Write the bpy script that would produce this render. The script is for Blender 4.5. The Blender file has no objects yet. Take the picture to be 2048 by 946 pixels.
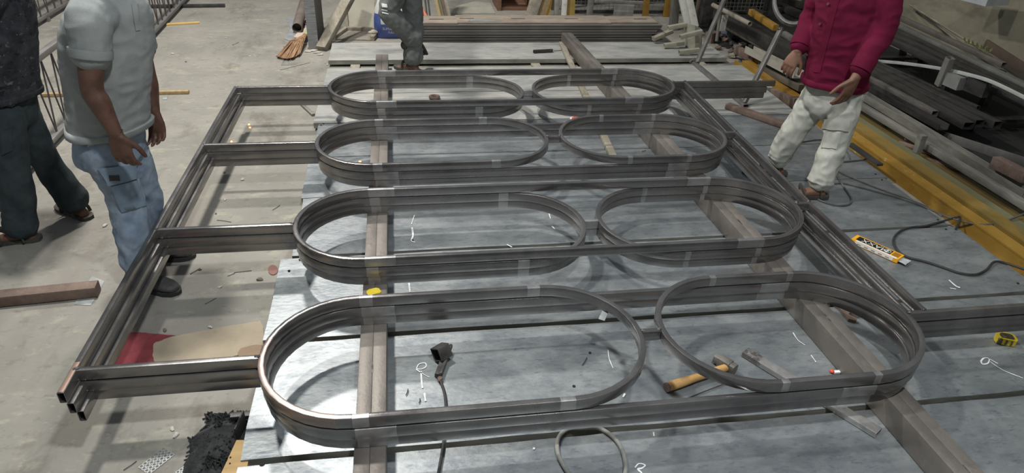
import bpy, bmesh, math, random
from mathutils import Vector, Matrix, noise
from mathutils.bvhtree import BVHTree
random.seed(7)
S = bpy.context.scene
COL = S.collection
V = Vector
# ------------------------------------------------------------------ camera
W, H, F = 2048.0, 946.0, 1390.0
CAMZ = 2.195
PITCH, YAW, ROLL = (math.radians(a) for a in (31.1, 10.14, 2.68))
fwd = V((math.sin(YAW)*math.cos(PITCH), math.cos(YAW)*math.cos(PITCH), -math.sin(PITCH)))
right0 = V((math.cos(YAW), -math.sin(YAW), 0)); up0 = right0.cross(fwd)
camR = math.cos(ROLL)*right0 + math.sin(ROLL)*up0
camU = -math.sin(ROLL)*right0 + math.cos(ROLL)*up0
CAM = V((0, 0, CAMZ))
cd = bpy.data.cameras.new('camera'); cam = bpy.data.objects.new('camera', cd); COL.objects.link(cam)
cd.sensor_width = 36; cd.lens = F/W*36; cd.clip_start = .05; cd.clip_end = 100
m = Matrix((camR, camU, -fwd)).transposed().to_4x4(); m.translation = CAM
cam.matrix_world = m; S.camera = cam
# ------------------------------------------------------------------ world, lamps, exposure
S.view_settings.view_transform = 'Standard'; S.view_settings.look = 'None'
S.view_settings.gamma = 1; S.view_settings.use_curve_mapping = False
S.view_settings.exposure = 0.0
wd = bpy.data.worlds.new('world'); S.world = wd; wd.use_nodes = True
bg = wd.node_tree.nodes['Background']; bg.inputs[0].default_value = (.80, .90, 1.0, 1); bg.inputs[1].default_value = .20
def lamp(name, loc, size, power, col, aim=None):
    l = bpy.data.lights.new(name, 'AREA'); l.shape = 'DISK'; l.size = size; l.energy = power; l.color = col
    o = bpy.data.objects.new(name, l); COL.objects.link(o); o.location = loc
    if aim is not None: o.rotation_euler = (V(aim)-V(loc)).to_track_quat('-Z', 'Y').to_euler()
    return o
lamp('high_bay_lamp', (-1.7, 4.4, 5.6), .40, 260, (1, .985, .94))
lamp('high_bay_lamp', (1.0, .7, 5.2), .40, 200, (.93, .97, 1))
lamp('high_bay_lamp', (-1.5, 7.6, 5.6), .45, 290, (1, .965, .93))

# ------------------------------------------------------------------ pixel -> place helpers
def ray(x, y): return camR*((x-W/2)/F) - camU*((y-H/2)/F) + fwd
def px(x, y, z=0.0):
    d = ray(x, y); return CAM + d*((z-CAMZ)/d.z)
def pY(x, y, Y):
    d = ray(x, y); return CAM + d*(Y/d.y)
def pX(x, y, X):
    d = ray(x, y); return CAM + d*(X/d.x)

# ------------------------------------------------------------------ materials
def lin(r, g=None, b=None):
    if g is None: g = b = r
    f = lambda c: (c/255/12.92) if c/255 <= .04045 else ((c/255+.055)/1.055)**2.4
    return (f(r), f(g), f(b), 1)
MATS = {}
def mat(name, col, col2=None, rough=.6, metal=0.0, scale=6.0, stretch=(1, 1, 1), bump=.0, bscale=60.0, speck=None, speck_scale=30, speck_amt=.62,
        rough_var=.1, spec=.5, emit=None, lo=.35, hi=.65, layers=None, world=False):
    if name in MATS: return MATS[name]
    m = bpy.data.materials.new(name); m.use_nodes = True; nt = m.node_tree; N = nt.nodes; L = nt.links
    b = N['Principled BSDF']; b.inputs['Metallic'].default_value = metal
    b.inputs['Specular IOR Level'].default_value = spec
    tc = N.new('ShaderNodeTexCoord'); src = tc.outputs['Object']
    if world:
        g = N.new('ShaderNodeNewGeometry'); src = g.outputs['Position']
    mp = N.new('ShaderNodeMapping'); mp.inputs['Scale'].default_value = stretch; L.new(src, mp.inputs[0])
    n1 = N.new('ShaderNodeTexNoise'); n1.inputs['Scale'].default_value = scale; n1.inputs['Detail'].default_value = 7; n1.inputs['Roughness'].default_value = .62
    L.new(mp.outputs[0], n1.inputs['Vector'])
    r1 = N.new('ShaderNodeValToRGB'); r1.color_ramp.elements[0].position = lo; r1.color_ramp.elements[1].position = hi
    r1.color_ramp.elements[0].color = col; r1.color_ramp.elements[1].color = col2 or col
    L.new(n1.outputs['Fac'], r1.inputs[0]); out = r1.outputs[0]
    def overlay(out, c, sc, amt, st=(1, 1, 1), soft=.06, strength=1.0):
        mp2 = N.new('ShaderNodeMapping'); mp2.inputs['Scale'].default_value = st; mp2.inputs['Location'].default_value = (sc*.37, 1.7, .3); L.new(src, mp2.inputs[0])
        n2 = N.new('ShaderNodeTexNoise'); n2.inputs['Scale'].default_value = sc; n2.inputs['Detail'].default_value = 5; n2.inputs['Roughness'].default_value = .7
        L.new(mp2.outputs[0], n2.inputs['Vector'])
        rr = N.new('ShaderNodeValToRGB'); rr.color_ramp.elements[0].position = amt; rr.color_ramp.elements[1].position = amt+soft
        rr.color_ramp.elements[0].color = (0, 0, 0, 1); rr.color_ramp.elements[1].color = (strength,)*3+(1,)
        L.new(n2.outputs['Fac'], rr.inputs[0])
        mx = N.new('ShaderNodeMixRGB'); L.new(rr.outputs[0], mx.inputs[0]); L.new(out, mx.inputs[1]); mx.inputs[2].default_value = c
        return mx.outputs[0]
    if speck: out = overlay(out, speck, speck_scale, speck_amt)
    for ly in (layers or []): out = overlay(out, *ly)
    L.new(out, b.inputs['Base Color'])
    mr = N.new('ShaderNodeMapRange'); mr.inputs[3].default_value = max(.03, rough-rough_var); mr.inputs[4].default_value = min(1, rough+rough_var)
    mr.inputs[1].default_value = .3; mr.inputs[2].default_value = .7
    L.new(n1.outputs['Fac'], mr.inputs[0]); L.new(mr.outputs[0], b.inputs['Roughness'])
    if bump:
        n3 = N.new('ShaderNodeTexNoise'); n3.inputs['Scale'].default_value = bscale; n3.inputs['Detail'].default_value = 4; L.new(mp.outputs[0], n3.inputs['Vector'])
        bp = N.new('ShaderNodeBump'); bp.inputs['Strength'].default_value = bump; bp.inputs['Distance'].default_value = .01
        L.new(n3.outputs['Fac'], bp.inputs['Height']); L.new(bp.outputs[0], b.inputs['Normal'])
    if emit:
        b.inputs['Emission Color'].default_value = emit[0]; b.inputs['Emission Strength'].default_value = emit[1]
    MATS[name] = m; return m
CONC = mat('concrete', lin(122, 119, 110), lin(146, 141, 132), .88, 0, 1.6, bump=.25, bscale=22, world=True, lo=.3, hi=.7,
           layers=[(lin(100, 95, 86), 2.3, .56, (1, .5, 1), .14, .8), (lin(158, 156, 136), 5.5, .56, (1, 1.6, 1), .14, .75), (lin(108, 104, 92), 13, .56, (1, 1.4, 1), .12, .6), (lin(164, 162, 148), 24, .62, (.8, 1.6, 1), .08, .5), (lin(92, 86, 78), 55, .66, (1, 1, 1), .05, .6), (lin(120, 112, 104), .9, .58, (1, .35, 1), .1, .6)])
PLATE = mat('zinc_plate', lin(134, 139, 141), lin(158, 162, 162), .42, .60, 3.4, (1, 1.6, 1), .10, 30, world=True, rough_var=.10,
            layers=[(lin(112, 119, 125), 9, .50, (1, 1.7, 1), .22, .75), (lin(96, 103, 110), 26, .56, (.7, 2.2, 1), .12, .6), (lin(176, 179, 176), 6.5, .56, (.7, 2.2, 1), .2, .55), (lin(66, 64, 62), 70, .68, (1, 1, 1), .04, .8), (lin(196, 198, 194), 30, .66, (.2, 2.6, 1), .06, .45), (lin(132, 122, 108), 3.1, .62, (1, 1, 1), .15, .5)])
PLATE_B = mat('dusty_plate', lin(146, 147, 143), lin(172, 170, 163), .66, .25, 3.0, (.8, 1.8, 1), .10, 30, world=True,
              layers=[(lin(118, 124, 128), 5.2, .53, (.6, 2.4, 1), .16, .8), (lin(182, 178, 166), 6.5, .56, (.5, 1.9, 1), .16, .7), (lin(84, 84, 80), 50, .67, (1, 1, 1), .05, .7), (lin(104, 108, 112), 20, .60, (.4, 2.5, 1), .08, .6)])
LIP = mat('plate_lip', lin(116, 116, 108), lin(150, 150, 140), .6, .3, 9, (.4, 1, 1), .2, 40)
STEEL = mat('mill_steel', lin(124, 121, 119), lin(146, 143, 140), .25, .82, 3, (1, 1, 1), .03, 60, rough_var=.08,
            layers=[(lin(102, 99, 99), 5, .52, (1, 1, 1), .25, .7), (lin(160, 158, 156), 45, .68, (1, 1, 1), .08, .4)])
STEEL_G = mat('ground_steel', lin(150, 149, 148), lin(176, 174, 172), .38, .78, 12, (1, 1, 1), .05, 80)
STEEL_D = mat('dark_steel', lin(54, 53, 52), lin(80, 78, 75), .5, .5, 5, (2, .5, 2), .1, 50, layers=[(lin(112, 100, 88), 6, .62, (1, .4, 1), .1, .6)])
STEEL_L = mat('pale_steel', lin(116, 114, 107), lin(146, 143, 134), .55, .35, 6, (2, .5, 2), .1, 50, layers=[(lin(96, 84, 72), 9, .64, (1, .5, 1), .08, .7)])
WELD = mat('weld', lin(52, 50, 52), lin(120, 116, 112), .45, .6, 60, bump=.5, bscale=120)
HEAT = mat('heat_tint', lin(176, 146, 126), lin(150, 128, 118), .42, .6, 8, (1, 1, 2))
TINT = mat('tinted_steel', lin(140, 124, 117), lin(156, 142, 134), .34, .8, 6)
SUPP = mat('support_steel', lin(108, 102, 96), lin(134, 127, 119), .50, .45, 3, (1.4, .9, 1), .10, 50,
           layers=[(lin(84, 77, 72), 7, .56, (1, .8, 1), .18, .7), (lin(156, 150, 141), 11, .60, (1, .7, 1), .15, .5)])
SUPP_D = mat('support_dusty', lin(134, 128, 114), lin(160, 152, 134), .75, .1, 5, (1, .7, 1), .15, 50, layers=[(lin(92, 84, 76), 6, .55, (1.5, .8, 1), .1, .8)])
RUST = mat('rusty', lin(98, 80, 70), lin(124, 106, 94), .8, .1, 9, (1, 1, 1), .3, 60, layers=[(lin(150, 136, 122), 12, .62, (1, 1, 1), .1, .6)])
WOOD = mat('wood', lin(150, 126, 90), lin(176, 150, 108), .75, 0, 6, (6, .8, 6), .2, 60, layers=[(lin(110, 88, 62), 18, .62, (3, .5, 3), .08, .6)])
WOOD_G = mat('grey_timber', lin(128, 120, 106), lin(156, 148, 132), .85, 0, 5, (4, .8, 4), .3, 50, layers=[(lin(98, 90, 80), 14, .58, (3, .4, 3), .1, .7)])
PLY = mat('plywood', lin(166, 134, 86), lin(184, 154, 104), .7, 0, 6, (1, 4, 1), .1, 40)
CARD = mat('cardboard', lin(142, 130, 110), lin(160, 147, 125), .85, 0, 5, bump=.2, bscale=30, layers=[(lin(124, 104, 84), 12, .64, (1, 1, 1), .05, .6)])
REDC = mat('red_cloth', lin(112, 42, 48), lin(132, 58, 62), .95, 0, 14, bump=.4, bscale=160)
BLACKF = mat('black_fibre', lin(22, 22, 24), lin(62, 62, 62), .95, 0, 18, bump=1, bscale=90)
YEL = mat('yellow_paint', lin(134, 100, 32), lin(156, 120, 48), .55, 0, 5, (1, .5, 1), .1, 40, layers=[(lin(110, 84, 40), 10, .60, (1, .5, 1), .1, .8), (lin(186, 166, 110), 14, .63, (1, .6, 1), .06, .8)])
YEL_D = mat('dimmed_yellow_paint', lin(116, 92, 36), lin(138, 112, 52), .65, 0, 4, (1, .5, 1), .1, 40, layers=[(lin(92, 92, 66), 5, .54, (1, .4, 1), .15, .8)])  # yellow darkened to carry the dimmer light on the right
OLIVE = mat('olive_paint', lin(92, 92, 66), lin(112, 108, 78), .7, 0, 4, (1, .4, 1), .1, 40)
WALLM = mat('plaster', lin(120, 114, 96), lin(150, 144, 124), .9, 0, 1.4, bump=.3, bscale=14, layers=[(lin(88, 84, 74), 1.1, .55, (1, .6, 2), .15, .7)])
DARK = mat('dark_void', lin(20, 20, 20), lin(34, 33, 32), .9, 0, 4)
RUBBER = mat('rubber', lin(36, 36, 36), lin(56, 55, 54), .6, 0, 20, bump=.1)
CABLE = mat('dusty_cable', lin(70, 70, 68), lin(98, 97, 92), .75, 0, 14)
CHALK = mat('chalk', lin(214, 216, 212), lin(236, 236, 232), .95, 0, 30)
WHITE = mat('white_paint', lin(188, 186, 176), lin(212, 210, 200), .7, 0, 6, layers=[(lin(130, 126, 114), 9, .6, (1, 1, 1), .1, .7)])
SHEET = mat('galvanised_sheet', lin(156, 160, 160), lin(182, 184, 182), .45, .5, 8)

# ------------------------------------------------------------------ mesh builder
def perp(axis, up=V((0, 0, 1))):
    a = axis.normalized(); s = a.cross(up)
    if s.length < 1e-4: s = a.cross(V((0, 1, 0)))
    s.normalize(); return s, s.cross(a).normalized()
def rrect(w, h, r=.004, n=2):
    w2, h2 = w/2-r, h/2-r; o = []
    for cx, cy, a0 in ((w2, h2, 0), (-w2, h2, 90), (-w2, -h2, 180), (w2, -h2, 270)):
        for k in range(n+1):
            a = math.radians(a0+90*k/n); o.append((cx+r*math.cos(a), cy+r*math.sin(a)))
    return o
class MB:
    def __init__(s): s.v = []; s.f = []; s.m = []
    def add(s, vs, fs, mi=0):
        o = len(s.v); s.v += [V(p) for p in vs]; s.f += [tuple(i+o for i in f) for f in fs]; s.m += [mi]*len(fs); return s
    def box(s, c, size, R=None, mi=0):
        c = V(c); x, y, z = (q/2 for q in size); R = R or Matrix.Identity(3)
        vs = [c + R @ V((a*x, b*y, d*z)) for d in (-1, 1) for a, b in ((-1, -1), (1, -1), (1, 1), (-1, 1))]
        return s.add(vs, [(3, 2, 1, 0), (4, 5, 6, 7), (0, 1, 5, 4), (1, 2, 6, 5), (2, 3, 7, 6), (3, 0, 4, 7)], mi)
    def slab(s, pts, z0, z1, mi=0):
        n = len(pts); vs = [V((p[0], p[1], z0)) for p in pts]+[V((p[0], p[1], z1)) for p in pts]
        return s.add(vs, [tuple(range(n-1, -1, -1)), tuple(range(n, 2*n))]+[(i, (i+1) % n, n+(i+1) % n, n+i) for i in range(n)], mi)
    def prism(s, pts, off, mi=0):
        n = len(pts); vs = [V(p) for p in pts]+[V(p)+V(off) for p in pts]
        return s.add(vs, [tuple(range(n-1, -1, -1)), tuple(range(n, 2*n))]+[(i, (i+1) % n, n+(i+1) % n, n+i) for i in range(n)], mi)
    def sweep(s, path, prof, closed=False, up=V((0, 0, 1)), mi=0, mif=None, caps=True):
        n = len(path); k = len(prof); o = len(s.v)
        for i, p in enumerate(path):
            a = path[(i+1) % n] if (closed or i < n-1) else p
            b = path[i-1] if (closed or i > 0) else p
            sd, u = perp(a-b, up)
            s.v += [p + sd*q[0] + u*q[1] for q in prof]
        for i in range(n if closed else n-1):
            j = (i+1) % n
            for t in range(k):
                s.f.append((o+i*k+t, o+i*k+(t+1) % k, o+j*k+(t+1) % k, o+j*k+t)); s.m.append(mif(i) if mif else mi)
        if not closed and caps:
            s.f.append(tuple(o+t for t in range(k-1, -1, -1))); s.m.append(mi)
            s.f.append(tuple(o+(n-1)*k+t for t in range(k))); s.m.append(mi)
        return s
    def bar(s, p0, p1, w, h, r=.003, up=V((0, 0, 1)), mi=0, n=2, hollow=0.0):
        p0, p1 = V(p0), V(p1); prof = rrect(w, h, r, n)
        if not hollow: return s.sweep([p0, p1], prof, up=up, mi=mi)
        s.sweep([p0, p1], prof, up=up, mi=mi, caps=False)
        d = (p1-p0).normalized(); sd, u = perp(d, up); inn = rrect(w-2*hollow, h-2*hollow, max(.0005, r-hollow*.5), n); k = len(prof)
        for e, dr in ((p0, d), (p1, -d)):
            depth = min(.12, (p1-p0).length*.45); o = len(s.v)
            s.v += [e+sd*q[0]+u*q[1] for q in prof]+[e+sd*q[0]+u*q[1] for q in inn]+[e+dr*depth+sd*q[0]+u*q[1] for q in inn]
            for t in range(k):
                t2 = (t+1) % k
                s.f.append((o+t, o+t2, o+k+t2, o+k+t)); s.f.append((o+k+t, o+k+t2, o+2*k+t2, o+2*k+t)); s.m += [mi, mi]
            s.f.append(tuple(o+2*k+t for t in range(k))); s.m.append(mi)
        return s
    def channel(s, p0, p1, w, h, t=.006, up=V((0, 0, 1)), mi=0, flip=1):
        prof = [(-w/2, -h/2), (w/2, -h/2), (w/2, h/2), (w/2-t, h/2), (w/2-t, -h/2+t), (-w/2+t, -h/2+t), (-w/2+t, h/2), (-w/2, h/2)]
        return s.sweep([V(p0), V(p1)], [(a, b*flip) for a, b in prof], up=up, mi=mi)
    def cyl(s, p0, p1, r0, r1=None, n=14, mi=0):
        r1 = r0 if r1 is None else r1; p0, p1 = V(p0), V(p1); sd, u = perp(p1-p0); o = len(s.v)
        for p, r in ((p0, r0), (p1, r1)): s.v += [p+(sd*math.cos(2*math.pi*i/n)+u*math.sin(2*math.pi*i/n))*r for i in range(n)]
        s.f += [(o+i, o+(i+1) % n, o+n+(i+1) % n, o+n+i) for i in range(n)]+[tuple(o+i for i in range(n-1, -1, -1)), tuple(o+n+i for i in range(n))]; s.m += [mi]*(n+2); return s
    def pipe(s, p0, p1, r, t=.004, n=18, mi=0):
        p0, p1 = V(p0), V(p1); sd, u = perp(p1-p0); o = len(s.v); d = (p1-p0).normalized()*min(.15, (p1-p0).length*.45)
        for p, q in ((p0+d, r-t), (p0, r-t), (p0, r), (p1, r), (p1, r-t), (p1-d, r-t)): s.v += [p+(sd*math.cos(2*math.pi*i/n)+u*math.sin(2*math.pi*i/n))*q for i in range(n)]
        for k in range(5): s.f += [(o+k*n+i, o+k*n+(i+1) % n, o+(k+1)*n+(i+1) % n, o+(k+1)*n+i) for i in range(n)]
        s.f += [tuple(o+i for i in range(n)), tuple(o+5*n+i for i in range(n))]; s.m += [mi]*(5*n+2); return s
    def tube(s, pts, r, n=8, closed=False, mi=0, rf=None):
        pts = [V(p) for p in pts]; prof = [(math.cos(2*math.pi*i/n), math.sin(2*math.pi*i/n)) for i in range(n)]
        o = len(s.v); N = len(pts); pu = None
        for i, p in enumerate(pts):
            a = pts[(i+1) % N] if (closed or i < N-1) else p; b = pts[i-1] if (closed or i > 0) else p
            d = (a-b).normalized()
            if pu is None: sd, pu = perp(d)
            pu = (pu-d*pu.dot(d)).normalized(); sd = d.cross(pu); rr = rf(i/(N-1)) if rf else r
            s.v += [p+sd*q[0]*rr+pu*q[1]*rr for q in prof]
        for i in range(N if closed else N-1):
            j = (i+1) % N
            s.f += [(o+i*n+t, o+i*n+(t+1) % n, o+j*n+(t+1) % n, o+j*n+t) for t in range(n)]; s.m += [mi]*n
        if not closed: s.f += [tuple(o+t for t in range(n-1, -1, -1)), tuple(o+(N-1)*n+t for t in range(n))]; s.m += [mi, mi]
        return s
    def loft(s, rings, mi=0):
        o = len(s.v); n = len(rings[0]); K = len(rings)
        for r in rings: s.v += [V(p) for p in r]
        for i in range(K-1): s.f += [(o+i*n+t, o+i*n+(t+1) % n, o+(i+1)*n+(t+1) % n, o+(i+1)*n+t) for t in range(n)]; s.m += [mi]*n
        s.f += [tuple(o+t for t in range(n-1, -1, -1)), tuple(o+(K-1)*n+t for t in range(n))]; s.m += [mi, mi]; return s
    def ell(s, c, rx, ry, rz, R=None, nu=14, nv=9, mi=0, jag=0, seed=0):
        c = V(c); R = R or Matrix.Identity(3); rings = []
        for j in range(nv+1):
            a = -math.pi/2+math.pi*(j*.96+.02*nv)/nv; ring = []
            for i in range(nu):
                b = 2*math.pi*i/nu; q = V((rx*math.cos(a)*math.cos(b), ry*math.cos(a)*math.sin(b), rz*math.sin(a)))
                if jag: q *= 1+jag*noise.noise(V((q.x/rx*1.4+seed, q.y/ry*1.4, q.z/rz*1.4)))
                ring.append(c+R @ q)
            rings.append(ring)
        return s.loft(rings, mi)
    def build(s, name, mats, parent=None, origin=None, smooth=True, angle=35):
        if not isinstance(mats, (list, tuple)): mats = [mats]
        if parent is not None: org = parent_world(parent)
        elif origin is not None: org = V(origin)
        else:
            xs = [p.x for p in s.v]; ys = [p.y for p in s.v]; org = V(((min(xs)+max(xs))/2, (min(ys)+max(ys))/2, min(p.z for p in s.v)))
        me = bpy.data.meshes.new(name); me.from_pydata([p-org for p in s.v], [], s.f); me.update()
        for q in mats: me.materials.append(q)
        if any(s.m): me.polygons.foreach_set('material_index', s.m)
        bm = bmesh.new(); bm.from_mesh(me); bmesh.ops.recalc_face_normals(bm, faces=bm.faces); bm.to_mesh(me); bm.free()
        if smooth:
            me.polygons.foreach_set('use_smooth', [True]*len(me.polygons)); me.set_sharp_from_angle(angle=math.radians(angle))
        o = bpy.data.objects.new(name, me); COL.objects.link(o)
        if parent is not None: o.parent = parent; ORG[o.name] = org
        else: o.location = org; ORG[o.name] = org
        return o
ORG = {}
def parent_world(o): return ORG[o.name]
def tag(o, label, cat, group=None):
    o['label'] = label; o['category'] = cat
    if group: o['group'] = group
    return o
def struct(o): o['kind'] = 'structure'; return o
def thing(name, label, cat, loc, group=None):
    o = bpy.data.objects.new(name, None); COL.objects.link(o); o.location = loc; o.empty_display_size = .05; ORG[o.name] = V(loc); return tag(o, label, cat, group)
def spline(pts, n=8, closed=False):
    pts = [V(p) for p in pts]; N = len(pts); o = []
    for i in range(N if closed else N-1):
        g = lambda k: pts[k % N] if closed else pts[max(0, min(N-1, k))]
        a, b, c, d = g(i-1), g(i), g(i+1), g(i+2)
        for t in range(n):
            t /= n; o.append(.5*((2*b)+(c-a)*t+(2*a-5*b+4*c-d)*t*t+(3*b-a-3*c+d)*t**3))
    if not closed: o.append(pts[-1])
    return o
def text_mesh(txt, size, name, material, parent, place, extrude=.0006):
    c = bpy.data.curves.new(name, 'FONT'); c.body = txt; c.size = size; c.extrude = 0; c.align_x = 'CENTER'; c.align_y = 'CENTER'
    o = bpy.data.objects.new(name, c); COL.objects.link(o)
    me = bpy.data.meshes.new_from_object(o.evaluated_get(bpy.context.evaluated_depsgraph_get())); bpy.data.objects.remove(o)
    org = parent_world(parent)
    for v in me.vertices: v.co = place(v.co.x, v.co.y)-org
    me.materials.clear(); me.materials.append(material)
    q = bpy.data.objects.new(name, me); COL.objects.link(q); q.parent = parent; return q
ZP, ZS = .07, .19        # plate top, support top

# ================================================================== SETTING
fl = MB().box((1.5, 8, -.05), (20, 24, .1)).build('floor', CONC, smooth=False); struct(fl)
wr = MB().box((6.05, 6, 1.6), (.2, 20, 3.2)).build('wall_right', WALLM, smooth=False); struct(wr)
# ================================================================== WORK BED: bearers, steel plates
for i, (x, nm) in enumerate(((-.42, 'left'), (1.4, 'middle'), (3.2, 'right'))):
    b = MB().box((x, 4.35, .0125), (.09, 6.4, .025)).build('bearer_timber', WOOD_G, smooth=False)
    tag(b, f'flat grey bearer timber under the {nm} end of the steel plates' if nm != 'middle' else 'flat grey bearer timber under the middle of the steel plates', 'timber')
PL = [(1.20, 1.908, -.66, 3.47), (1.938, 2.618, -.66, 3.50), (2.648, 3.345, -.68, 3.47), (3.372, 4.045, -.63, 3.44), (4.055, 4.665, -.65, 3.47),
      (4.675, 5.30, -.64, 3.45), (5.31, 5.985, -.68, 3.45), (5.995, 6.69, -.67, 3.55), (6.95, 7.56, -.68, 3.50)]
PN = ['bare grey steel plate at the very front of the bed', 'shiny grey steel plate under the nearest oblong rings', 'steel plate with the electrode box and two bright left corners', 'grey steel plate under the red-shirted man and the cable loop',
      'grey steel plate between the second and third rows of rings', 'grey steel plate under the third row of rings', 'dusty steel plate under the farthest rings', 'dusty steel plate in front of the dark gap', 'raised dusty steel plate behind the dark gap']
PLATES = []
def plate_mesh(mb, x0, x1, y0, y1, zt, th=.045):
    # slightly wavy top with folded lips
    nx, ny = 28, 4; rnd = random.Random(int(y0*100)); g = []
    for j in range(ny+1):
        for i in range(nx+1):
            x = x0+(x1-x0)*i/nx; y = y0+(y1-y0)*j/ny
            dz = .0022*noise.noise(V((x*1.7, y*2.3, y0)))
            ex = (rnd.random()-.5)*.006 if j in (0, ny) else 0
            g.append(V((x+(.0 if 0 < i < nx else (rnd.random()-.5)*.008), y+ex, zt+dz-.0022)))
    o = [tuple((j*(nx+1)+i, j*(nx+1)+i+1, (j+1)*(nx+1)+i+1, (j+1)*(nx+1)+i)) for j in range(ny) for i in range(nx)]
    mb.add(g, o)
    per = [i for i in range(nx+1)]+[j*(nx+1)+nx for j in range(1, ny+1)]+[ny*(nx+1)+i for i in range(nx-1, -1, -1)]+[j*(nx+1) for j in range(ny-1, 0, -1)]
    n = len(per); low = [V((g[k].x, g[k].y, zt-th)) for k in per]
    mb.add([g[k] for k in per]+low, [(i, n+i, n+(i+1) % n, (i+1) % n) for i in range(n)], 1)
    mb.add(low, [tuple(range(n))], 1)
for i, (y0, y1, x0, x1) in enumerate(PL):
    t = thing('steel_plate', PN[i], 'plate', ((x0+x1)/2, (y0+y1)/2, .025), 'plates of the work bed'); PLATES.append(t)
    mb = MB(); plate_mesh(mb, x0, x1, y0, y1, ZP)
    mb.build('plate_sheet', [PLATE if i < 6 else PLATE_B, LIP], t, smooth=True, angle=50)
def plate_of(p):
    for i, (y0, y1, x0, x1) in enumerate(PL):
        if y0 <= p.y <= y1: return PLATES[i]
    return PLATES[0]
# punched holes near the plate ends
for (x, y) in ((524, 926), (600, 519), (578, 541), (647, 247), (642, 250), (1876, 439), (1892, 458), (2036, 566), (1751, 348), (1764, 359), (1500, 548), (1008, 607), (825, 480), (1148, 772), (1180, 705)):
    p = px(x, y, ZP+.0012); r = .011 if (x, y) == (524, 926) else .007
    MB().cyl(p-V((0, 0, .001)), p+V((0, 0, .0004)), r, n=12).build('punched_hole', DARK, plate_of(p), smooth=False)
# chalk strokes drawn on the plates
def ribbon(pts, w, z, name, m_, par, wob=.0):
    pp = spline([px(x, y, z) for x, y in pts], 6); mb = MB(); L_ = []; R_ = []
    for i, p in enumerate(pp):
        d = (pp[min(i+1, len(pp)-1)]-pp[max(0, i-1)]).normalized(); s_ = V((-d.y, d.x, 0))*w*(.5+.35*noise.noise(p*40))
        L_.append(p+s_); R_.append(p-s_)
    n = len(pp); mb.add(L_+R_, [(i, i+1, n+i+1, n+i) for i in range(n-1)])
    return mb.build(name, m_, par, smooth=False)
for pts, w in (([(833, 737), (838, 728), (850, 726), (852, 733), (842, 738), (832, 737)], .005), ([(832, 738), (845, 747), (858, 754)], .004), ([(842, 742), (843, 760), (845, 776)], .006), ([(849, 786), (851, 802)], .007),
               ([(1270, 935), (1278, 927), (1290, 930), (1284, 936), (1276, 938), (1284, 946)], .006), ([(1962, 722), (1968, 716), (1978, 717), (1976, 726), (1965, 728), (1962, 722)], .006), ([(1978, 717), (1990, 724), (1996, 727)], .005),
               ([(1980, 723), (2006, 740), (2046, 756)], .004), ([(824, 455), (826, 470), (823, 481), (830, 484)], .008), ([(829, 430), (823, 448)], .005), ([(1586, 665), (1596, 680), (1610, 690)], .004), ([(1622, 710), (1632, 724)], .005),
               ([(1898, 560), (1912, 572), (1920, 575)], .009), ([(1900, 576), (1912, 578)], .007), ([(1096, 420), (1101, 437)], .005), ([(1104, 452), (1110, 459)], .007), ([(1108, 597), (1116, 590), (1124, 596), (1114, 604), (1106, 600)], .005),
               ([(1216, 700), (1218, 716), (1226, 736)], .003), ([(1250, 787), (1246, 794)], .008), ([(818, 566), (820, 584)], .008), ([(1014, 489), (1024, 494)], .006), ([(1066, 896), (1070, 897)], .010), ([(1307, 864), (1308, 872)], .007)):
    ribbon(pts, w, ZP+.0012, 'chalk_mark', CHALK, plate_of(px(*pts[0], ZP)))
# dried smears and slivers of wire on plates
for (a, b) in (((1612, 722), (1600, 741)), ((1174, 715), (1165, 730)), ((1342, 810), (1455, 765)), ((812, 790), (816, 778)), ((1284, 303), (1292, 301)), ((840, 797), (838, 806))):
    p, q = px(*a, ZP+.003), px(*b, ZP+.003)
    if a == (1612, 722): continue
    o = MB().tube([p, (p+q)/2+V((.003, .002, .001)), q], .0022, 6).build('wire_offcut', RUBBER)
    tag(o, {1174: 'short dark wire offcut inside the nearest long ring', 1342: 'long thin wire lying beside the hammer handle', 812: 'tiny dark nail near the clamp cable', 1284: 'thin wire offcut inside the third-row short ring', 840: 'tiny dark sliver beside the chalk line near the clamp'}[a[0]], 'wire')

# ================================================================== SUPPORT BEAMS
def support(name, label, x0, y0, x1, y1, w, zt, m_, seam=True):
    t = thing(name, label, 'beam', ((x0+x1)/2, (y0+y1)/2, ZP)); h = zt-ZP-.001
    a, b = V((x0, y0, ZP+h/2+.001)), V((x1, y1, ZP+h/2+.001)); d = (b-a).normalized(); sd = V((d.y, -d.x, 0))
    for k in (-1, 1):      # two channels toe to toe make one box beam
        off = sd*k*(w/4)
        MB().bar(a+off, b+off, w/2-.0004, h, .0022, hollow=.004).build('channel_half', m_, t)
    for k in range(7):
        p = a.lerp(b, (k+.5)/7.0); p.z = zt-.0015
        MB().bar(p-d*.03, p+d*.03, .008, .004, .0015).build('weld_bead', WELD, t)
    return t
support('support_beam', 'dusty brown steel box beam under the left part of the grilles', -.168, 1.05, -.148, 6.73, .115, ZS, SUPP)
pa, pb = V((1.998, 1.46)), V((1.64, 7.48))
dd = (pa-pb)/(pa.y-pb.y)
p_near = pa+dd*(1.0-pa.y)*1.0
support('support_beam', 'heavy grey steel box beam crossing the bed on the right', 2.03, 1.0, 1.845, 7.50, .115, ZS, SUPP)
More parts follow.
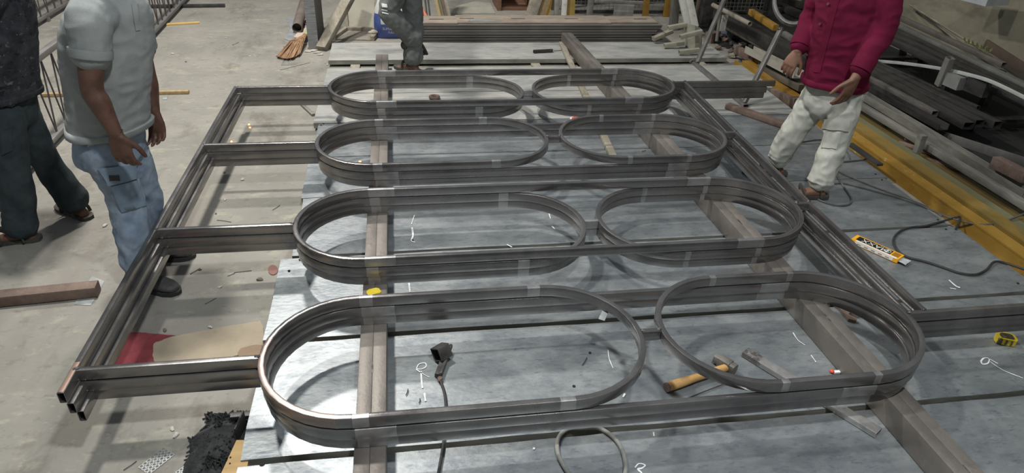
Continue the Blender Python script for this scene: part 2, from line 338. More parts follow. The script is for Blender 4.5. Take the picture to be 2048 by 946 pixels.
# ================================================================== GRILLE FRAMES
ROWY = [2.205, 3.247, 4.305, 5.39]; XL = [-.593, -.577, -.555, -.548]; XR = [2.235, 2.242, 2.250, 2.272]
X1R = [.975, .985, .985, 1.0]; X2L = [1.056, 1.062, 1.068, 1.075]; XB = [2.325, 2.330, 2.352, 2.385]; XLB = [-1.262, -1.258, -1.243, -1.236]
TW, TH, RO = .026, .050, .375
def stadium(x0, x1, yc, r, z, tilt=0):
    pts = []; mi = []; A = 20; B = 14
    xa, xb = x0+r, x1-r
    for k in range(B): pts.append(V((xa+(xb-xa)*k/B, yc-r, z))); mi.append(1 if k in (0, B-1) else 0)
    for k in range(A): a = -math.pi/2+math.pi*k/A; pts.append(V((xb+r*math.cos(a), yc+r*math.sin(a), z))); mi.append(0)
    for k in range(B): pts.append(V((xb+(xa-xb)*k/B, yc+r, z))); mi.append(1 if k in (0, B-1) else 0)
    for k in range(A): a = math.pi/2+math.pi*k/A; pts.append(V((xa+r*math.cos(a), yc+r*math.sin(a), z))); mi.append(0)
    return pts, mi
def bead(par, p, s_=.009):
    if p.z < ZS+2.5*TH: return
    mb = MB(); mb.ell(p, s_*1.5, s_, s_*.7, nu=8, nv=5, jag=.5, seed=p.x*9+p.y*5); mb.build('weld_bead', WELD, par)
def grille(label, z0, longrows, dl, dr, dy, front_ext, back_ext, heat=False, ext=(3.22, 3.19)):
    t = thing('grille_frame', label, 'metal frame', (-1.25+dl, 2.2, z0)); zc = z0+TH/2; prof = rrect(TW, TH, .0042, 2)
    a = V((XLB[0]+dl, ROWY[0]-front_ext+dy, zc)); b = V((XLB[3]+dl, ROWY[3]+back_ext+dy, zc))
    MB().bar(a, b, TW, TH, .0042, hollow=.0022).build('side_beam', [STEEL], t)
    if heat:
        MB().bar(a+V((0, .004, TH/2+.0004)), a+(b-a)*.05+V((0, 0, TH/2+.0004)), TW*.72, .0012, .0004).build('heat_tinted_end', [HEAT], t)
    for r in range(4):
        y = ROWY[r]+dy; xl, xr = XL[r]+dl*.3, XR[r]+dr*.3
        lb = XLB[0]+(XLB[3]-XLB[0])*(ROWY[r]-ROWY[0])/(ROWY[3]-ROWY[0])+dl
        MB().bar((lb+TW/2, y, zc), (xl, y, zc), TW, TH, .0042).build('cross_bar', STEEL, t)
        bead(t, V((lb+TW/2, y, z0+TH))); bead(t, V((xl-.004, y, z0+TH)))
        rr = RO-TW/2
        if r in longrows: spans = [(xl, xr)]
        else: spans = [(xl, X1R[r]), (X2L[r], xr)]
        for (s0, s1) in spans:
            pts, mi = stadium(s0+TW/2, s1-TW/2, y, rr, zc)
            if heat and r == 0 and s0 == xl: mi = [2 if (q.x < s0+.30 and q.y < y+.12) else k_ for q, k_ in zip(pts, mi)]
            MB().sweep(pts, prof, True, mif=lambda i, mi=mi: mi[i]).build('oblong_ring', [STEEL, STEEL_G, TINT], t, angle=30)
        if r not in longrows:
            MB().bar((X1R[r], y, zc), (X2L[r], y, zc), TW, TH, .0042).build('ring_link', STEEL_G if r in (1, 3) else STEEL, t)
            bead(t, V((X1R[r]+.003, y, z0+TH)), .008); bead(t, V((X2L[r]-.003, y, z0+TH)), .008)
        xe = ext[0] if r == 0 else ext[1] if r == 3 else XB[r]+TW/2+dr
        MB().bar((xr, y, zc), (xe+(dr if r in (0, 3) else 0), y, zc), TW, TH, .0042, hollow=.0022 if r in (0, 3) else 0).build('end_bar', STEEL, t)
        bead(t, V((xr+.004, y, z0+TH))); bead(t, V((XB[r]+dr, y+TW*.5, z0+TH)), .008)
    for r in range(3):
        MB().bar((XB[r]+dr, ROWY[r]+dy+TW/2, zc), (XB[r+1]+dr, ROWY[r+1]+dy-TW/2, zc), TW, TH, .0042).build('upright_bar', STEEL, t)
    return t
grille('lowest of the three stacked steel ring grilles, resting on the support beams', ZS, (0, 2), .036, -.050, .004, .122, .005, ext=(3.22, 3.17))
grille('middle one of the three stacked steel ring grilles', ZS+TH+.001, (0, 2), .019, -.028, -.003, .124, .0, ext=(3.22, 3.16))
grille('topmost of the three stacked steel ring grilles, with heat-tinted near corner', ZS+2*TH+.006, (1, 3), 0, 0, 0, .128, .015, heat=True, ext=(3.22, 3.20))
# ================================================================== THINGS ON THE PLATES
def on(x, y): return px(x, y, ZP)
# hammer
hc = on(1440, 752); t = thing('club_hammer', 'club hammer with a wooden handle lying inside the nearest short ring', 'hammer', hc)
h0, h1 = px(1333, 775, ZP+.021), px(1452, 735, ZP+.024); hd = (h1-h0).normalized(); hs = V((hd.y, -hd.x, 0))
HANDLE = mat('hammer_wood', lin(176, 134, 78), lin(200, 158, 98), .55, 0, 10, (1, 1, 1), .1, 60, layers=[(lin(120, 84, 50), 20, .62, (1, 1, 1), .08, .7)])
pp = [h0+(h1-h0)*k/8 for k in range(9)]
MB().tube(pp, .02, 12, rf=lambda u: .0205-.004*u+.0015*math.sin(u*9)).build('handle', HANDLE, t)
MB().cyl(h0-hd*.002, h0+hd*.008, .0212, n=12).build('worn_handle_end', RUST, t)
hm = h1-hd*.005; HEADM = mat('hammer_head', lin(92, 90, 86), lin(128, 124, 116), .55, .4, 12, bump=.2, layers=[(lin(140, 116, 92), 10, .62, (1, 1, 1), .08, .7)])
q0, q1 = px(1432, 716, ZP+.026), px(1468, 738, ZP+.026); qd = (q1-q0).normalized()
mb = MB(); prof = rrect(.044, .046, .010, 2); mb.sweep([q0-qd*.004, q0, q0+qd*.03], rrect(.040, .042, .011, 2)); mb.sweep([q0+qd*.02, q1-qd*.02], rrect(.046, .05, .006, 2)); mb.sweep([q1-qd*.03, q1, q1+qd*.006], rrect(.044, .045, .012, 2)); mb.build('hammer_head', HEADM, t)
# rectangular tube offcut lying diagonally under the grilles
t = thing('tube_offcut', 'bright steel box tube lying diagonally under the nearest short ring', 'tube', on(1620, 790))
p0, p1 = px(1490, 704, ZP+.0135), px(1757, 866, ZP+.0135)
MB().bar(p0, p1, .052, .026, .003, hollow=.002).build('tube_wall', mat('bright_tube', lin(158, 154, 150), lin(180, 178, 174), .32, .6, 5, (3, 3, 3), .05, 50, layers=[(lin(92, 84, 82), 5, .57, (1, 1, 1), .05, .8)]), t)
# home-made earth clamp with cable
t = thing('earth_clamp', 'home-made welding earth clamp of box tube with a short handle and cable', 'clamp', on(890, 720)); BL = mat('burnt_steel', lin(58, 56, 54), lin(92, 88, 84), .6, .4, 12, bump=.3)
c0 = px(870, 712, ZP); ax = (on(905, 716)-on(876, 697)); ax = V((.80, .60, 0)).normalized()
sd = V((-ax.y, ax.x, 0)); mid = px(883, 704, ZP+.046)
MB().bar(mid-ax*.032, mid+ax*.032, .062, .062, .004, up=(V((0, 0, 1))+sd*.55).normalized(), hollow=.005).build('box_section', BL, t)
r0, r1 = px(897, 695, ZP+.016), px(876, 752, ZP+.012)
MB().bar(r0, r1, .030, .024, .004).build('handle', BL, t)
MB().bar(r0+V((.012, 0, .010)), r1+V((.012, 0, .006)), .014, .020, .004).build('side_strap', BL, t)
pe = [px(x, y, ZP+.007) for x, y in ((877, 750), (882, 764), (889, 785), (892, 810))]+[px(x, y, ZP+.008) for x, y in ((893, 840), (889, 868), (886, 895), (880, 930), (872, 975))]
MB().tube(spline(pe, 5), .0065, 8).build('cable', RUBBER, t)
MB().ell(px(881, 757, ZP+.009), .012, .020, .008, jag=.5).build('cable_wrap', RUST, t)
# thick grey cable loop in front
lp = [(1165, 856), (1135, 858), (1118, 874), (1114, 896), (1120, 918), (1136, 945), (1160, 975), (1200, 985), (1240, 970), (1251, 940), (1247, 908), (1235, 884), (1216, 866), (1195, 856), (1165, 856)]
o = MB().tube(spline([px(x, y, ZP+.0095+.004*(i == 0)) for i, (x, y) in enumerate(lp[:-1])], 5, True), .0088, 10, closed=True).build('hose_ring', mat('grey_hose', lin(112, 112, 106), lin(140, 139, 132), .7, 0, 8))
tag(o, 'closed loop of thick grey hose at the front edge', 'hose')
# adjustable wrench
t = thing('adjustable_wrench', 'rusty open-jawed wrench half under the right support beam', 'wrench', on(1695, 628)); z = ZP+.008
RW = mat('wrench_rust', lin(96, 82, 72), lin(124, 108, 96), .7, .3, 14, bump=.2)
pts = [px(x, y, z) for x, y in ((1640, 596), (1662, 606), (1676, 616), (1686, 628), (1696, 640), (1712, 644), (1714, 639), (1702, 634), (1696, 630), (1701, 626), (1716, 634), (1722, 630), (1713, 620), (1698, 614), (1682, 604), (1660, 596), (1645, 590))]
MB().slab([(p.x, p.y) for p in pts], ZP+.001, ZP+.016).build('wrench_body', RW, t)
p = px(1699, 621, ZP+.012); MB().cyl(p-V((.012, .004, 0)), p+V((.012, .004, 0)), .008, n=10).build('worm_screw', RW, t)
# tape measures
def tape(label, x, y, z, ang, big=1.0, m_=None):
    p = px(x, y, z); t = thing('tape_measure', label, 'tape measure', p); R = Matrix.Rotation(ang, 3, 'Z')
    YT = mat('tape_yellow', lin(196, 172, 30), lin(214, 190, 50), .45, 0, 20, layers=[(lin(40, 38, 30), 24, .60, (1, 1, .3), .04, .9)])
    DT = mat('tape_dark', lin(40, 38, 32), lin(92, 84, 60), .6, 0, 40)
    pf = [(-.042, -.026), (.034, -.030), (.044, -.018), (.042, .020), (.026, .034), (-.02, .036), (-.040, .024), (-.046, 0)]
    out = [p+R @ V((a*big, b*big, 0)) for a, b in pf]
    MB().slab([(q.x, q.y) for q in out], z+.001, z+.036*big).build('case', YT, t, angle=60)
    if big < 1: return t
    inn = [p+R @ V((a*.68*big, b*.68*big, 0)) for a, b in pf]
    MB().slab([(q.x, q.y) for q in inn], z+.034*big, z+.0385*big).build('worn_face', DT, t)
    for k in range(3):
        q = p+R @ V((-.03*big+.024*k*big, -.0285*big, 0)); MB().box((q.x, q.y, z+.018*big), (.009*big, .006, .026*big), R).build('black_grip', DT, t)
    return t
tape('worn yellow and black tape measure on the right-hand plate', 2008, 684, ZP, math.radians(-22))
tape('small yellow tape measure tucked behind the left support beam edge', 748, 592, ZS, math.radians(20), .75)
# grinding disc, nut, chip
p = on(1153, 238); t = thing('grinding_disc', 'red and white grinding disc lying in front of the farthest short ring', 'disc', p)
MB().cyl(p, p+V((0, 0, .004)), .055, n=24).build('disc_rim', mat('disc_white', lin(200, 198, 192), lin(214, 212, 206), .7), t); MB().cyl(p+V((0, 0, .004)), p+V((0, 0, .0052)), .042, n=24).build('disc_label', mat('disc_red', lin(190, 60, 48), lin(206, 84, 66), .6, scale=30), t)
MB().cyl(p+V((0, 0, .0052)), p+V((0, 0, .006)), .013, n=14).build('disc_bore', DARK, t)
p = on(869, 197); o = MB().tube([p+V((.036*math.cos(a*math.pi/9), .036*math.sin(a*math.pi/9), .014)) for a in range(18)], .014, 8, closed=True).build('rusty_ring', RUST); tag(o, 'small rusty ring inside the farthest long ring', 'ring')
p = px(1663, 745, ZP); t = thing('marker_cap', 'tiny red and white scrap beside the right support beam', 'scrap', p)
MB().ell(p+V((0, 0, .008)), .010, .012, .008).build('red_cap', mat('red_plastic', lin(214, 70, 50), lin(220, 80, 60), .5), t); MB().box(p+V((.022, -.004, .005)), (.03, .014, .008)).build('white_stub', CHALK, t)
# bright chip hanging at the ring joint
tag(MB().bar(px(1211, 622, .29), px(1203, 640, .27), .03, .003, .001).build('metal_tab', mat('dull_tab', lin(120, 124, 124), lin(140, 143, 142), .6, .3), origin=px(1207, 640, .27)), 'small bright metal tab resting against the nearest long ring', 'metal tab')
# electrode packet
a, b, c_, d = on(1706, 470), on(1806, 505), on(1782, 528), on(1722, 500)
ctr = (on(1710, 485)+on(1795, 518))/2; ex = (on(1800, 517)-on(1707, 476)).normalized(); ey = V((-ex.y, ex.x, 0))
t = thing('electrode_packet', 'torn yellow and black packet of welding electrodes beside the right upright', 'packet', ctr); Lh = (on(1800, 517)-on(1707, 476)).length/2
YP = mat('packet_yellow', lin(232, 160, 18), lin(240, 172, 30), .4, 0, 10); BP = mat('packet_black', lin(24, 24, 24), lin(30, 30, 30), .4); WP = mat('packet_white', lin(214, 212, 206), lin(228, 226, 220), .5); GP = mat('packet_grey', lin(120, 120, 116), lin(140, 140, 136), .5)
bx = lambda u, v, z: ctr+ex*u+ey*v+V((0, 0, z))
def pk(name, u0, u1, v0, v1, z0, z1, m_):
    MB().add([bx(u, v, z) for z in (z0, z1) for u, v in ((u0, v0), (u1, v0), (u1, v1), (u0, v1))], [(3, 2, 1, 0), (4, 5, 6, 7), (0, 1, 5, 4), (1, 2, 6, 5), (2, 3, 7, 6), (3, 0, 4, 7)]).build(name, m_, t, smooth=False)
hw = .040
pk('packet_body', -Lh, Lh, -hw, hw, .001, .026, YP); pk('black_band', -Lh*.86, Lh*.60, -hw*.55, hw*.78, .026, .0266, BP); pk('printed_side', -Lh*.8, Lh*.80, -hw-.0006, -hw, .004, .0235, WP)
for k in range(7): pk('black_stripe', Lh*(.66+.04*k), Lh*(.68+.04*k), -hw*.55, hw*.78, .026, .0266, BP)
pk('white_margin', -Lh*.8, Lh*.92, -hw, -hw*.62, .026, .0265, WP)
for k in range(5): pk('printed_line', -Lh*.7+k*Lh*.3, -Lh*.7+k*Lh*.3+Lh*.16, -hw-.001, -hw-.0005, .008, .0145, GP)
# lettering is upside down to the camera
text_mesh('MAXX', .056, 'lettering', WP, t, lambda u, v: bx(-u-Lh*.10, -v+hw*.12, .0272))
ring_o = [bx(Lh*.42+.020*math.cos(k*math.pi/9), hw*.1+.018*math.sin(k*math.pi/9), .0274) for k in range(18)]; MB().tube(ring_o, .0014, 5, closed=True).build('ring_emblem', WP, t)
for a0 in (45, 135): MB().bar(bx(Lh*.42+.015*math.cos(math.radians(a0)), hw*.1+.014*math.sin(math.radians(a0)), .0274), bx(Lh*.42-.015*math.cos(math.radians(a0)), hw*.1-.014*math.sin(math.radians(a0)), .0274), .0025, .0008, .0003).build('emblem_cross', WP, t)
mb = MB(); g = [[bx(Lh+.05*i/3-.004, -hw*.9+hw*1.7*j/4, .006+.010*noise.noise(V((i*.9, j*.8, 2)))+.008) for j in range(5)] for i in range(4)]
mb.add([q for r_ in g for q in r_], [(i*5+j, i*5+j+1, (i+1)*5+j+1, (i+1)*5+j) for i in range(3) for j in range(4)]); mb.build('torn_wrapper', mat('clear_wrap', lin(150, 154, 156), lin(190, 194, 194), .25, 0, 20), t)
# cables on the right-hand plates
def cable(label, pts, r=.0065, z=ZP, name='welding_cable', m_=None, lift=None):
    P_ = [px(q[0], q[1], z+r+(q[2] if len(q) > 2 else 0)) for q in pts]
    o = MB().tube(spline(P_, 6), r, 8).build(name, m_ or CABLE); tag(o, label, 'cable'); return o
cable('grey cable looping round the man\'s foot and running off under the yellow beam', [(1668, 325), (1700, 322), (1735, 318)], .006)
cable('long grey cable trailing from the foot to the plate corner then off right', [(1640, 372), (1680, 366), (1720, 374), (1760, 385), (1800, 396), (1840, 410), (1880, 428), (1915, 440), (1960, 449, .02), (2000, 445, .03), (2052, 426, .05)], .0062)
cable('upper grey cable running parallel past the man\'s foot', [(1663, 335), (1690, 349), (1720, 362), (1760, 378), (1810, 395), (1850, 412), (1884, 433, .008)], .0055)
cable('small loop of grey cable beside the man\'s shoe', [(1668, 330), (1676, 355), (1692, 380), (1703, 398), (1698, 408), (1680, 411), (1655, 406), (1636, 398), (1632, 385), (1645, 371)], .006)
cable('black cable sweeping round behind the electrode packet', [(1912, 458), (1918, 446), (1920, 434, .015), (1908, 436), (1880, 444), (1850, 452), (1815, 456), (1795, 466), (1787, 482), (1795, 500), (1815, 514), (1850, 523), (1890, 536), (1920, 546), (1950, 549), (1972, 540), (1988, 524, .005), (2010, 526), (2052, 540)], .0068, m_=RUBBER)
cable('thin grey cable lying beyond the red-shirted man\'s legs', [(1560, 300), (1600, 285), (1650, 280), (1690, 300), (1700, 318)], .0045)
# loose bars on the far plates
def loosebar(name, label, a, b, w, h, m_, z=ZP, cat='bar', hollow=0, r=.003):
    p, q = px(a[0], a[1], z+h/2+.0005), px(b[0], b[1], z+h/2+.0005)
    o = MB().bar(p, q, w, h, r, hollow=hollow).build(name, m_); return tag(o, label, cat)
loosebar('rusty_block', 'thick rusty brown bar end lying under the far right of the grilles', (1455, 211), (1575, 252), .075, .045, RUST, r=.006)
loosebar('timber_strip', 'long narrow dusty timber strip beside the right support beam', (1123, 86), (1226, 313), .055, .03, SUPP_D)
loosebar('box_tube_offcut', 'short grey box tube offcut on the far plate', (1067, 103), (1105, 101), .03, .03, STEEL_D, hollow=.003)
loosebar('flat_strip', 'thin pale strip on the far plate left of the timber', (1107, 101), (1124, 100), .02, .006, SUPP_D)
loosebar('angle_offcut', 'short steel strip poking out left of the bed below the farthest cross bar', (602, 207), (627, 230), .03, .02, STEEL_L, z=.0)
# ================================================================== LEFT FLOOR
def flat(name, label, cat, pts, th, m_, z=0.0, jag=0):
    P_ = [px(x, y, z) for x, y in pts]
    if jag:
        Q = []
        for i, p in enumerate(P_):
            q = P_[(i+1) % len(P_)]; n = max(1, int((q-p).length/.012))
            for k in range(n): Q.append(p.lerp(q, k/n)+V((random.uniform(-jag, jag), random.uniform(-jag, jag), 0)))
        P_ = Q
    o = MB().slab([(p.x, p.y) for p in P_], z+.001, z+.001+th).build(name, m_, smooth=False); return tag(o, label, cat)
flat('red_cloth', 'dark red felt sheet on the floor under the nearest cross bar', 'cloth', [(243, 668), (270, 665), (352, 672), (342, 690), (318, 735), (214, 735), (228, 700)], .003, REDC, jag=.002)
flat('cardboard_sheet', 'torn brown cardboard sheet overlapping the red cloth on the floor', 'cardboard', [(308, 688), (340, 676), (430, 658), (520, 643), (527, 655), (529, 690), (512, 706), (400, 726), (312, 738), (306, 712)], .004, CARD, z=.0035, jag=.002)
flat('torn_card', 'small torn corner of brown card by the plate edge', 'cardboard', [(476, 706), (482, 697), (512, 690), (528, 692), (522, 714), (480, 722)], .003, mat('dark_card', lin(126, 106, 86), lin(142, 120, 98), .85), z=.009, jag=.002)
# timber/tube at far left lying on a bright sheet
flat('sheet_offcut', 'bright zinc sheet offcut under the end of the brown bar', 'metal sheet', [(184, 553), (209, 563), (196, 590), (182, 611), (148, 610), (160, 590)], .0015, SHEET)
o = MB().bar(px(-60, 603, .034), px(196, 577, .034), .075, .062, .008).build('brown_bar', RUST); tag(o, 'thick brown rusty bar lying on the floor at the left edge', 'bar')
# perforated metal pieces
def perforated(label, o_, u_, v_, nu, nv):
    t = thing('perforated_sheet', label, 'metal sheet', px(*o_)); O = px(*o_, .003); U = (px(*u_, .003)-O)/nu; Vv = (px(*v_, .003)-O)/nv; mb = MB()
    for i in range(nu):
        for j in range(nv):
            sh = .5 if j % 2 else 0; c = O+U*(i+.5+sh*.0)+Vv*(j+.5); K = 10
            sq = []; ci = []
            for k in range(K):
                a = 2*math.pi*k/K; cs, sn = math.cos(a), math.sin(a); f = .5/max(abs(cs), abs(sn))
                sq.append(c+U*cs*f+Vv*sn*f); ci.append(c+U*cs*.34+Vv*sn*.34)
            mb.add(sq+ci, [(k, (k+1) % K, K+(k+1) % K, K+k) for k in range(K)])
    mb.build('perforated_web', SHEET, t, smooth=False)
perforated('perforated zinc strip lying on the floor at bottom left', (276, 934), (328, 894), (298, 950), 7, 4)
perforated('second perforated zinc scrap half under the black fibre heap', (350, 944), (370, 930), (364, 958), 3, 3)
# black fibre heap
t = thing('fibre_heap', 'heap of black fibre waste on the floor against the plate corner', 'waste heap', px(430, 920)); mb = MB(); rnd = random.Random(3)
for k in range(700):
    u = rnd.random(); v = rnd.random(); x = 388+116*u; y = 834+116*v
    if x < 400+22*(1-v) and y < 880: continue
    p = px(x, y); hz = .075*math.sin(math.pi*min(1, u*1.05))*(.4+.6*v)
    a = rnd.uniform(0, 6.28); d = V((math.cos(a), math.sin(a), 0))*rnd.uniform(.02, .05)
    z = V((0, 0, rnd.uniform(.003, .01)+hz*rnd.random()))
    mb.tube([p-d+V((0, 0, .003)), p+z+V((rnd.uniform(-.01, .01), rnd.uniform(-.01, .01), 0)), p+d+V((0, 0, .003))], .0035, 4)
fb = mb.build('fibre_strands', BLACKF, t); fb['kind'] = 'stuff'
g = []; K = 26
c0 = px(438, 905)
for j in range(6):
    f = 1-j/5.0; g.append([c0+V((.125*f*math.cos(2*math.pi*k/K)*(1+.25*noise.noise(V((k*.5, j*.2, 1)))), .20*f*math.sin(2*math.pi*k/K)*(1+.25*noise.noise(V((k*.5, j*.2, 4)))), .055*math.sin((1-f)*math.pi/2)+.001)) for k in range(K)])
mb = MB().loft(g); mb.build('fibre_core', BLACKF, t)
o = MB().slab([(p.x, p.y) for p in (px(473, 880, .06), px(503, 880, .06), px(490, 960, .06), px(436, 960, .06))], .001, .060).build('plywood_block', PLY, smooth=False); tag(o, 'yellowish plywood block against the near left plate corner', 'plywood')
o = MB().bar(px(473, 876, .05), px(490, 838, .05), .006, .10, .001).build('steel_web', STEEL_D); tag(o, 'upright steel flat behind the plywood block', 'steel flat')
o = MB().bar(px(462, 833, .05), px(516, 828, .05), .03, .02, .003).build('steel_stub', STEEL_D); tag(o, 'short dark steel stub above the black fibre heap', 'steel bar')
flat('reddish_disc', 'worn reddish disc on the floor beside the plates', 'disc', [(546+10*math.cos(k*.5236), 541+10*math.sin(k*.5236)) for k in range(11, -1, -1)], .004, mat('disc_brown', lin(122, 84, 76), lin(134, 98, 88), .8))
# sticks lying under the lattice girders
def floorbar(name, label, a, b, w, h, m_, cat, z=0): 
    o = MB().bar(px(a[0], a[1], z+h/2), px(b[0], b[1], z+h/2), w, h, .003).build(name, m_); return tag(o, label, cat)
floorbar('spacer_stick', 'long yellowish stick under the lattice girder beside the grey-shirted man', (83, 190), (378, 184), .035, .03, WOOD, 'stick')
floorbar('spacer_stick', 'short yellow stick with painted end under the far lattice girder', (332, 49), (399, 45), .05, .02, mat('pale_yellow', lin(188, 156, 92), lin(206, 176, 112), .7), 'stick')
floorbar('spacer_tube', 'dark steel tube under the far end of the lattice girder', (300, 13), (450, 11), .04, .04, STEEL_D, 'tube')
flat('bright_clip', 'tiny bright clip on the floor by the yellowish stick', 'clip', [(328, 191), (337, 191), (334, 200), (325, 200)], .004, SHEET)
flat('drain_grate', 'small ribbed metal strip on the floor near the broom', 'metal strip', [(571, 112), (580, 112), (578, 131), (562, 131)], .003, STEEL_L)
# lattice girders
def girder(label, x0, y0, x1, y1, ztop, sp, ch=.05, topw=.05):
    t = thing('lattice_girder', label, 'girder', (x0, y0, 0)); a, b = V((x0, y0, 0)), V((x1, y1, 0)); L_ = (b-a).length; d = (b-a)/L_; n = int(L_/sp)
    GS = mat('girder_steel', lin(112, 108, 106), lin(136, 132, 128), .5, .4, 8, (2, .4, 2)); 
    MB().bar(a+V((0, 0, .060)), b+V((0, 0, .060)), ch, .035, .004).build('bottom_chord', GS, t)
    MB().bar(a+V((0, 0, ztop-.022)), b+V((0, 0, ztop-.022)), topw, .044, .004).build('top_chord', GS, t)
    RD = mat('rod_steel', lin(74, 70, 68), lin(96, 92, 90), .55, .4, 8)
    zig = MB().tube([a+V((0, 0, .06)), a+d*sp*.5+V((0, 0, ztop-.04))], .0065, 6).build('lattice_rod', RD, t)
    zag = MB().tube([a+d*sp*.5+V((0, 0, ztop-.04)), a+d*sp+V((0, 0, .06))], .0065, 6).build('lattice_rod', RD, t)
    for k in range(1, n):
        for base in (zig, zag):
            c = base.copy(); COL.objects.link(c); c.parent = t; c.location = d*sp*k
    for f in (.04, .5, .96):   # feet so that it stands on the floor
        p = a+d*L_*f; MB().box(p+V((0, 0, .0215)), (.07, .05, .042)).build('foot_pad', GS, t, smooth=False)
    return t
girder('steel lattice girder standing on edge behind the grey-shirted man', -2.47, 3.9, -2.66, 10.6, .63, .19)
girder('second lattice girder farther left beyond the first one', -3.9, 6.4, -3.92, 11.0, .66, .20)
# things beyond the second girder at the top left corner
BW = mat('pale_block', lin(160, 160, 156), lin(186, 186, 180), .7)
b = px(40, 20); o = MB().box((-4.75, 8.6, .2), (.9, .7, .4), Matrix.Rotation(.1, 3, 'Z')).build('pale_crate', BW, smooth=False); tag(o, 'pale grey crate beyond the lattice girders', 'crate')
MBh = MB(); 
o = MB().ell((-4.45, 10.1, .22), .45, .35, .22, jag=.5, seed=4).build('crimson_sack', mat('crimson', lin(112, 30, 60), lin(136, 44, 76), .9, 0, 8, bump=.3)); tag(o, 'crimson cloth bundle beyond the lattice girders', 'cloth')
# debris chips
rnd = random.Random(11); CH = [mat('chip_pale', lin(168, 166, 156), lin(186, 184, 174), .8), mat('chip_dark', lin(86, 78, 70), lin(106, 96, 84), .85)]
for k, (x, y) in enumerate(((449, 346), (485, 360), (450, 400), (432, 428), (496, 291), (490, 20), (487, 30), (452, 77), (345, 108), (372, 124), (430, 150), (500, 113), (466, 90), (453, 91), (420, 655), (330, 661), (345, 858), (160, 262), (520, 560), (405, 470), (440, 575), (400, 540), (352, 872), (210, 452), (570, 95), (640, 118), (655, 130))):
    p = px(x, y); s_ = rnd.uniform(.008, .02); a = rnd.uniform(0, 3.1)
    mb = MB(); mb.ell(p+V((0, 0, s_*.3)), s_, s_*.6, s_*.3, Matrix.Rotation(a, 3, 'Z'), nu=7, nv=4, jag=.6, seed=k)
    o = mb.build('debris_chip', CH[0 if k % 3 else 1], smooth=False); tag(o, 'small loose chip scattered on the concrete floor', 'debris', 'debris chips on the floor')
for k, (x0, y0, x1, y1) in enumerate(((468, 545, 503, 541), (455, 552, 470, 546), (380, 548, 400, 536), (410, 608, 432, 596), (247, 940, 273, 922), (434, 440, 462, 444), (560, 140, 620, 125), (465, 90, 478, 84), (545, 420, 560, 410))):
    p, q = px(x0, y0, .003), px(x1, y1, .003)
    o = MB().tube([p, (p+q)/2+V((.004, 0, .001)), q], .0018, 5).build('wire_scrap', CABLE); tag(o, 'thin dark wire scrap lying on the concrete floor', 'wire', 'wire scraps on the floor')
SPK = mat('glowing_spark', lin(255, 190, 120), emit=((1, .34, .10, 1), 3.5))
for k, (x, y) in enumerate(((500, 255), (463, 283), (148, 302), (498, 249))):
    p = px(x, y, .006); o = MB().ell(p, .009, .007, .006, nu=7, nv=4, jag=.4, seed=k).build('hot_spark', SPK); tag(o, 'tiny glowing orange welding spark on the floor', 'spark', 'glowing sparks on the floor')
p = px(720, 323, ZP+.006); o = MB().ell(p, .010, .006, .005, nu=7, nv=4).build('hot_spark', SPK); tag(o, 'tiny glowing spark on the plate inside the third long ring', 'spark')

# ================================================================== BACK LEFT: wrapped panel stack, plank, broom, pipes
t = thing('panel_stack', 'tall upright stack of panels wrapped in clear film', 'panel stack', px(625, 100))
WR = mat('wrap_edge', lin(104, 106, 106), lin(150, 152, 152), .4, .1, 12, (.5, 3, 12), .1, 60); FACE = mat('panel_face', lin(84, 82, 78), lin(112, 108, 100), .7, 0, 4, (1, 1, 4))
b0 = px(617, 98); b1 = px(636, 97)
w_ = .085; dpt = .75; hgt = 1.15
for k in range(5):
    x = -.925+k*.020; MB().box((x+.01, 7.58+dpt/2, hgt/2+.02), (.018, dpt, hgt)).build('panel', [WR if k == 0 else FACE], t, smooth=False)
MB().box((-.875, 7.565, hgt/2+.02), (.104, .006, hgt)).build('film_wrap', WR, t, smooth=False)
MB().box((-.875, 7.62, .01), (.13, .12, .02)).build('bottom_board', WOOD_G, t, smooth=False)
o = MB().bar(px(643, 98, .02), pY(712, -30, 8.2), .11, .07, .004).build('leaning_plank', WOOD_G); tag(o, 'thick grey plank leaning beside the wrapped panels', 'plank')
# broom
t = thing('broom', 'twig broom lying on the floor beside the wrapped panels', 'broom', px(590, 95)); TW_ = mat('twig', lin(146, 112, 84), lin(180, 146, 112), .8, 0, 10)
root = px(612, 70, .05); rnd = random.Random(5); mb = MB()
for k in range(170):
    u = rnd.random(); v = rnd.random(); tip = px(552+48*u, 108+8*math.sin(u*3)-2*v+5*(1-u), .004+.03*v)
    m1 = root.lerp(tip, .5)+V((rnd.uniform(-.02, .02), rnd.uniform(-.02, .02), .02+.03*v))
    mb.tube([root+V((rnd.uniform(-.02, .02), rnd.uniform(-.01, .01), rnd.uniform(-.02, .02))), m1, tip], .0028, 4)
q = mb.build('twigs', TW_, t); q['kind'] = 'stuff'
MB().tube([root+V((-.01, -.03, 0)), root, px(618, 55, .07)], .028, 8).build('binding', mat('green_band', lin(150, 160, 110), lin(170, 180, 130), .8), t)
MB().tube([root, px(620, 40, .06)], .016, 8).build('handle', WOOD, t)
o = MB().pipe(px(594, 56, .064), px(617, -30, .064), .055, .004).build('steel_pipe', mat('brown_pipe', lin(110, 100, 90), lin(134, 124, 112), .6, .3, 6)); tag(o, 'brown steel pipe with open end pointing at the camera beyond the broom', 'pipe')
o = MB().pipe(px(614, 44, .036), px(633, -20, .036), .033, .003).build('pink_pipe', mat('pinkish_pipe', lin(150, 128, 124), lin(170, 150, 144), .6)); tag(o, 'thin pinkish pipe between the brown pipe and the panels', 'pipe')
flat('flat_plate', 'bright angled steel flat lying under the brown pipe end', 'steel flat', [(572, 37), (588, 37), (594, 60), (600, 64), (586, 82), (577, 82), (569, 78), (581, 60)], .006, SHEET)
